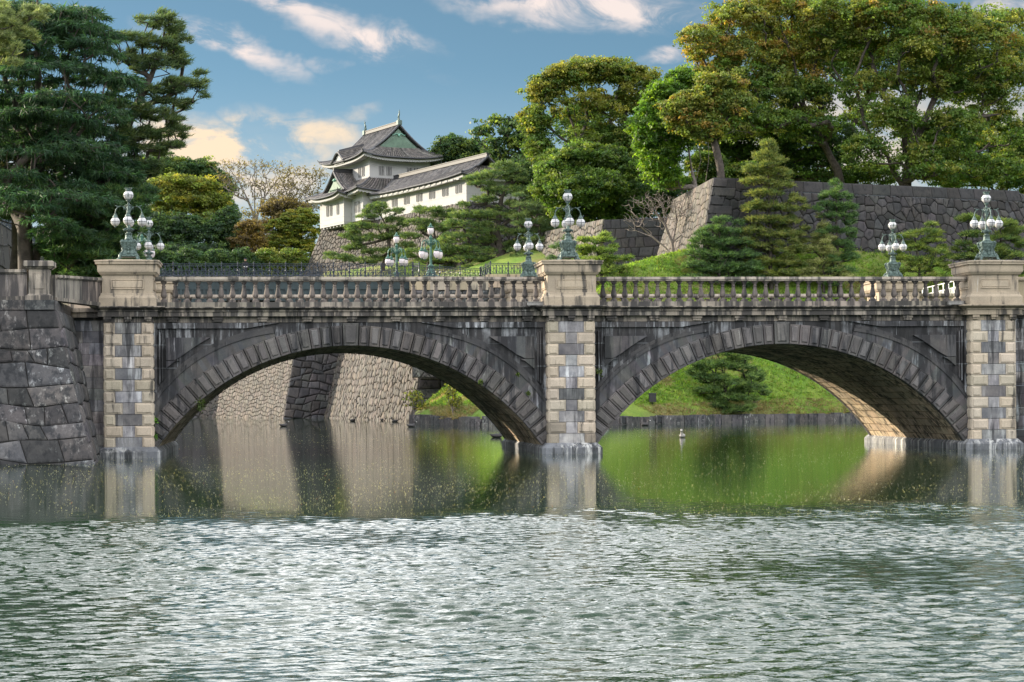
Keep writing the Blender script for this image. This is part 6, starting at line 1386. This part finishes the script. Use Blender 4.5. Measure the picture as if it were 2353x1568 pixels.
pine('pine_tree', 'broad bushy pine left of the slender tall pine', [(1652, 655), (1655, 600), (1655, 550), (1655, 520)], [], [(1655, 510, 18, 12), (1635, 530, 30, 12), (1675, 535, 30, 12), (1615, 555, 30, 13), (1655, 560, 40, 13), (1700, 560, 30, 13), (1610, 585, 34, 13), (1660, 592, 45, 14), (1715, 590, 34, 13), (1600, 612, 34, 12), (1650, 622, 50, 13), (1710, 622, 44, 13), (1600, 640, 36, 10), (1670, 645, 50, 10), (1735, 640, 30, 10)], 96., 14, 206, .2, cols=[(.045, .085, .035), (.06, .11, .035), (.085, .14, .045), (.035, .065, .03)], group=PG, nl=.32)
pine('pine_tree', 'slender tall pine with a pointed crown standing before the rampart', [(1772, 660), (1770, 600), (1770, 520), (1768, 440), (1766, 350)], [], [(1766, 335, 16, 16), (1755, 362, 26, 15), (1782, 372, 24, 14), (1745, 392, 32, 14), (1785, 400, 34, 15), (1740, 420, 38, 14), (1790, 428, 36, 14), (1758, 448, 46, 13), (1730, 478, 26, 11), (1770, 480, 34, 12), (1828, 462, 24, 9), (1810, 482, 28, 11), (1745, 508, 42, 12), (1800, 512, 40, 12), (1730, 532, 40, 11), (1785, 545, 50, 13), (1825, 540, 26, 11), (1735, 570, 42, 12), (1800, 580, 46, 12), (1745, 605, 50, 12), (1815, 608, 40, 12), (1770, 632, 66, 12)], 98., 14, 207, .24, cols=[(.12, .14, .04), (.09, .12, .035), (.14, .15, .045), (.06, .09, .03)], group=PG, nl=.32)
pine('pine_tree', 'narrow dark green pine right of the slender tall pine', [(1928, 655), (1925, 600), (1922, 520), (1920, 440)], [], [(1920, 425, 12, 14), (1908, 450, 24, 13), (1935, 455, 22, 13), (1900, 475, 26, 13), (1945, 478, 26, 12), (1920, 500, 36, 13), (1905, 530, 26, 12), (1945, 535, 24, 13), (1935, 565, 30, 13), (1950, 595, 26, 14), (1930, 625, 40, 14)], 101., 14, 208, .2, cols=[(.045, .09, .035), (.06, .11, .04), (.08, .13, .045), (.035, .07, .03)], group=PG, nl=.3)
pine('pine_tree', 'pale yellowish young pine in front of the narrow dark one', [(1893, 655), (1893, 600), (1893, 540)], [], [(1893, 520, 12, 14), (1885, 545, 24, 14), (1905, 555, 22, 13), (1873, 575, 26, 14), (1905, 585, 28, 14), (1890, 605, 40, 13), (1860, 625, 26, 11), (1915, 625, 34, 12), (1880, 643, 50, 10)], 95., 15, 209, .14, cols=[(.20, .21, .09), (.16, .18, .07), (.12, .15, .05), (.23, .23, .12)], group=PG, nl=.3)
pine('pine_tree', 'flat topped layered pine between the two rightmost lamps', [(2114, 655), (2112, 610), (2106, 570), (2102, 545)], [], [(2130, 535, 38, 9), (2085, 545, 30, 9), (2140, 555, 32, 9), (2095, 572, 44, 9), (2150, 578, 26, 9), (2070, 595, 30, 9), (2120, 600, 46, 10), (2170, 610, 22, 8), (2050, 618, 24, 8), (2105, 622, 40, 9), (2145, 640, 44, 9), (2060, 640, 30, 8)], 97., 13, 210, .16, cols=[(.14, .18, .04), (.10, .14, .035), (.06, .10, .03), (.17, .20, .05)], group=PG, nl=.3)
pine('pine_tree', 'wide layered pine behind the rightmost pedestal lamp', [(2290, 655), (2285, 600), (2275, 550)], [], [(2225, 505, 30, 9), (2290, 512, 40, 9), (2330, 530, 32, 10), (2240, 540, 36, 10), (2300, 550, 44, 10), (2215, 562, 24, 9), (2345, 560, 26, 10), (2260, 575, 50, 11), (2220, 592, 34, 10), (2320, 590, 40, 12), (2270, 612, 56, 11), (2345, 620, 30, 12), (2220, 625, 34, 10), (2300, 640, 56, 10), (2200, 650, 40, 8)], 100., 13, 211, .2, cols=[(.11, .15, .04), (.08, .12, .035), (.05, .09, .03), (.14, .17, .05)], group=PG, nl=.32)
pine('pine_tree', 'young pine low on the slope seen through the right arch', [(1672, 948), (1668, 910), (1665, 870), (1655, 830)], [], [(1650, 812, 34, 12), (1690, 818, 26, 12), (1620, 838, 34, 13), (1665, 842, 40, 14), (1705, 848, 34, 14), (1605, 860, 26, 12), (1640, 872, 40, 13), (1735, 862, 24, 13), (1690, 885, 46, 14), (1630, 900, 36, 13), (1735, 892, 26, 13), (1670, 915, 46, 13), (1715, 920, 34, 12), (1655, 935, 34, 9), (1690, 942, 30, 7)], 92.5, 15, 212, .16, cols=[(.06, .11, .035), (.09, .14, .045), (.045, .08, .03), (.13, .18, .06)], group=PG, nl=.32)
pine('pine_tree', 'dark pine cushions showing between the far trunks above the bank', [(1345, 645), (1345, 600)], [], [(1300, 600, 22, 10), (1290, 570, 26, 12), (1330, 640, 20, 8)], 126., 10, 213, .14, group=PG, cols=[(.05, .085, .045), (.065, .10, .05)])
# shrubs in the left arch
for (bx, by, blobs, Y, lab, sd) in ((952, 950, [(950, 918, 20, 22), (968, 935, 18, 14)], 99., 'dry leafless shrub at the corner of the moat wall', 221), (1040, 945, [(1038, 905, 16, 22), (1046, 925, 14, 14)], 88., 'thin bare sapling on the sunny grass bank in the left arch', 222)):
    broad('bare_shrub', lab, [(bx, by), (bx, by-12)], [[(bx, by-2), (bx-8, by-22)], [(bx, by-2), (bx+9, by-20)]], blobs, Y, 120, 3, .16, YEL, .4, sd, .06, None, mat='barkl', rt=.018, inner=.1, cat='shrub')
# ---- left foreground conifers
def cedar(name, label, trunk, limbs, pads, Y, dens, seed, r0, cols, nl=.22, per=12, droop=.5, group=None, wid=.10, cat='conifer tree', spread=.22):
    r = np.random.default_rng(seed); tr_ = rooted(px3(trunk, Y)); lm = [px3(l, Y) for l in limbs]; root = thing_tree(name, tr_[0], label, cat, group); T = Tree(tr_[0], tr_, lm, seed, r0, .02); C = []; ctr = []; Dv = []
    for p in pads:
        b = pxblob(*p[:4], Y+(p[4] if len(p) > 4 else 0)); n = max(6, int(dens*1.9*b[3]*max(b[5], .4)*4)); rho = r.random(n)**.5; th = r.random(n)*6.283
        ux, uy = rho*np.cos(th), rho*np.sin(th); z = b[5]*(.55*(1-rho**1.6)*r.random(n)-.75*rho**2+.25*r.normal(size=n)*.6)
        C.append(np.stack([b[0]+ux*b[3], b[1]+uy*b[3]*.8, b[2]+z], 1)); Dv.append(np.stack([ux*.8, uy*.8, -rho*droop], 1)); ctr += [np.array(b[:3])]+[np.array([b[0]+q*b[3]*.6, b[1]+r.uniform(-.5, .5)*b[3], b[2]-b[5]*.3]) for q in (-1, 1)]
    C = np.concatenate(C); Dv = np.concatenate(Dv); T.grow(ctr, sag=-.03, up=.1, low=.6, jit=.1, steps=6); k = r.random(len(C)) < .10; T.grow(C[k], sag=.0, steps=3, jit=.06)
    lift(root, T.wood('trunk', None, 'bark', expo=.5))
    V, cc = needles(r, C, nl, per, cols, upn=.1, wid=wid, spread=spread, dirs=Dv, droop=.15); lift(root, fastmesh('crown', V, 3, cc, 'needle')); return root
CG = 'dark conifers on the left bank'
blu = [(.026, .068, .034), (.038, .092, .042), (.018, .050, .028), (.055, .12, .05)]; dkg = [(.035, .07, .035), (.05, .09, .04), (.028, .055, .032)]
rr2 = random.Random(77); pads = []
for i in range(210):
    py = rr2.uniform(5, 570); w0 = 215+70*math.sin((py-60)/520*3.1) if py < 500 else 170; px = rr2.uniform(-150, w0)
    if px < 120 and py > 505: continue
    pads.append((px, py, rr2.uniform(36, 80), rr2.uniform(8, 14), rr2.uniform(-3.2, 4.5)))
pads += [(90, 150, 90, 14, -4), (150, 215, 95, 14, -4), (90, 255, 90, 14, -4), (230, 250, 70, 13, -3), (200, 330, 90, 16, -4), (80, 345, 90, 14, -4), (120, 445, 110, 16, -5), (60, 470, 80, 14, -5), (20, 440, 60, 14, -5), (110, 500, 60, 12, -5), (200, 455, 80, 14, -4), (40, 395, 60, 13, -4), (150, 20, 80, 14, -2), (230, 120, 60, 12, -2), (280, 180, 50, 12, -2), (190, 60, 70, 14, -2)]
cedar('cedar_tree', 'huge dark blue green cedar with drooping layered sprays at the left edge', [(60, 640), (55, 520), (75, 400), (90, 280), (85, 120), (90, -60)], [[(75, 400), (40, 370), (0, 390)], [(90, 280), (140, 275), (170, 230)], [(75, 400), (110, 350), (150, 330)]], pads, 17., 13, 301, .42, blu+dkg[:1], nl=.30, per=13, group=CG)
pads = [(385, 60, 40, 14), (340, 50, 36, 12), (405, 95, 36, 14), (360, 105, 50, 14), (320, 90, 40, 14), (410, 140, 30, 12), (370, 155, 50, 13), (330, 150, 40, 14), (425, 195, 40, 12), (380, 205, 46, 12), (455, 205, 18, 14), (345, 215, 40, 12), (400, 240, 34, 11), (350, 260, 50, 13), (395, 275, 28, 10), (300, 270, 50, 14), (415, 300, 24, 9), (370, 310, 50, 12), (320, 320, 50, 13), (385, 335, 30, 9), (340, 345, 50, 12), (280, 340, 50, 14), (330, 380, 46, 11), (270, 385, 50, 13), (300, 405, 50, 11), (240, 410, 50, 14), (345, 400, 20, 10), (310, 430, 20, 10), (230, 370, 60, 14), (250, 310, 60, 14), (240, 250, 60, 14), (280, 200, 40, 14), (290, 140, 40, 14), (270, 90, 30, 14)]
pine('pine_tree', 'tall pine leaning right with open sprays against the sky beside the cedar', [(200, 640), (215, 520), (240, 430), (275, 330), (310, 250), (345, 180), (370, 120), (380, 60)], [[(275, 330), (320, 320), (370, 300)], [(310, 250), (370, 230), (430, 200)], [(240, 430), (290, 400), (330, 380)], [(345, 180), (390, 170)]], pads, 20., 18, 302, .30, [(.045, .075, .03), (.06, .09, .035), (.035, .06, .03), (.075, .10, .035)], nl=.24, per=16, group=CG, spread=.22, wid=.06, rt=.018)
rr2 = random.Random(5); pads = [(rr2.uniform(130, 325), rr2.uniform(430, 650), rr2.uniform(36, 60), rr2.uniform(10, 16), rr2.uniform(-3, 3)) for i in range(80)]
pads = [p for p in pads if p[0] < 300 or p[1] < 500] + [(215, 560, 50, 14), (170, 600, 60, 14), (240, 600, 40, 14), (140, 540, 50, 14), (215, 480, 60, 14), (200, 630, 60, 12), (255, 640, 30, 10)]
pine('pine_tree', 'bushy low pine filling the space behind the leftmost pedestal', [(190, 680), (195, 620), (200, 560), (205, 500)], [], pads, 19., 15, 303, .25, [(.035, .075, .035), (.05, .10, .04), (.07, .11, .045), (.028, .055, .032)], nl=.28, per=16, group=CG, spread=.24)
rr2 = random.Random(9); pads = [(rr2.uniform(-60, 160), rr2.uniform(300, 460), rr2.uniform(40, 60), rr2.uniform(10, 16), rr2.uniform(-3, 3)) for i in range(30)]
pine('pine_tree', 'brownish shaded pine deep behind the cedar boughs', [(30, 660), (40, 500), (50, 380)], [], pads, 23., 11, 305, .3, dkg+[(.09, .085, .05)], nl=.3, per=14, group=CG, spread=.25)
pine('pine_tree', 'pale silvery pine bough reaching in at the top left corner', [(-120, 200), (-60, 130), (10, 80), (60, 50)], [[(-60, 130), (-20, 110)]], [(-10, 30, 40, 14), (30, 55, 36, 11), (70, 40, 34, 11), (95, 25, 22, 9), (15, 85, 40, 12), (50, 75, 30, 10), (-20, 105, 40, 12), (10, 120, 30, 10), (-30, 60, 40, 20), (20, 145, 26, 8)], 8., 26, 304, .12, [(.17, .19, .09), (.12, .15, .07), (.09, .12, .055)], nl=.2, per=18, group=CG, spread=.14, wid=.05, rt=.012)
# ---- grass tufts on the banks and ferns on the bridge
r = np.random.default_rng(8); n = 60000; gxy = np.stack([r.uniform(2, 66, n), r.uniform(84, 124, n)], 1); d_, bi = segdist(gxy[:, 0], gxy[:, 1], SHORE); ok = inside(gxy[:, 0], gxy[:, 1], LAND) & (bi > 4) & (d_ < 28); gxy = gxy[ok]; z = hillz(gxy[:, 0], gxy[:, 1]); ok = z > .2; gxy, z = gxy[ok], z[ok]; d_ = segdist(gxy[:, 0], gxy[:, 1], SHORE)[0]
Cg = np.concatenate([gxy, z[:, None]], 1); dry = (d_ < 1.5) | (np.sin(Cg[:, 0]*.4)*np.sin(Cg[:, 1]*.5) > .72)
V1, c1_ = needles(r, Cg[~dry], .30, 5, [(.16, .29, .04), (.22, .34, .05), (.11, .20, .035), (.21, .24, .06)], upn=1.2, wid=.14, spread=.3, flat=.1); V2, c2_ = needles(r, Cg[dry], .34, 7, [(.24, .19, .10), (.16, .16, .06), (.28, .22, .13)], upn=1.1, wid=.08, spread=.35, flat=.1)
tag(fastmesh('grass_tufts', np.concatenate([V1, V2]), 3, np.concatenate([c1_, c2_]), 'leaf'), 'rough green grass with dry tufts along the moat bank', 'grass', kind='stuff')
for (px, py, s_, lab) in ((355, 968, 7, 'bright fern tuft'), (354, 1008, 6, 'bright fern tuft'), (461, 928, 8, 'fern'), (1104, 880, 5, 'fern'), (1190, 862, 5, 'fern'), (460, 940, 6, 'fern'), (1377, 858, 7, 'fern'), (2083, 995, 0, ''), (1214, 905, 5, 'fern')):
    if not s_: continue
    p = at(px, py, -.02 if px != 461 else .1); V, cc = leafquads(r, np.array([p]), s_*.016*1.3, 60, .05, [(.10, .26, .02), (.14, .30, .03)] if px < 360 else [(.10, .15, .03), (.07, .11, .03)], flat=1.3)
    nm = {355: 'upper bright green fern tuft beside the left pier', 354: 'lower bright green fern tuft beside the left pier', 461: 'green fern growing from the left arch edge', 460: 'brownish fern hanging below the green one on the left arch', 1104: 'tiny fern on the left spandrel moulding', 1190: 'small fern right on the spandrel moulding near the middle pier', 1377: 'rusty fern at the corner right of the middle pier', 1214: 'tiny fern low on the arch band by the middle pier'}[px]
    tag(fastmesh('fern', V, 4, cc, 'leaf'), nm, 'fern', 'ferns rooted in the bridge joints')
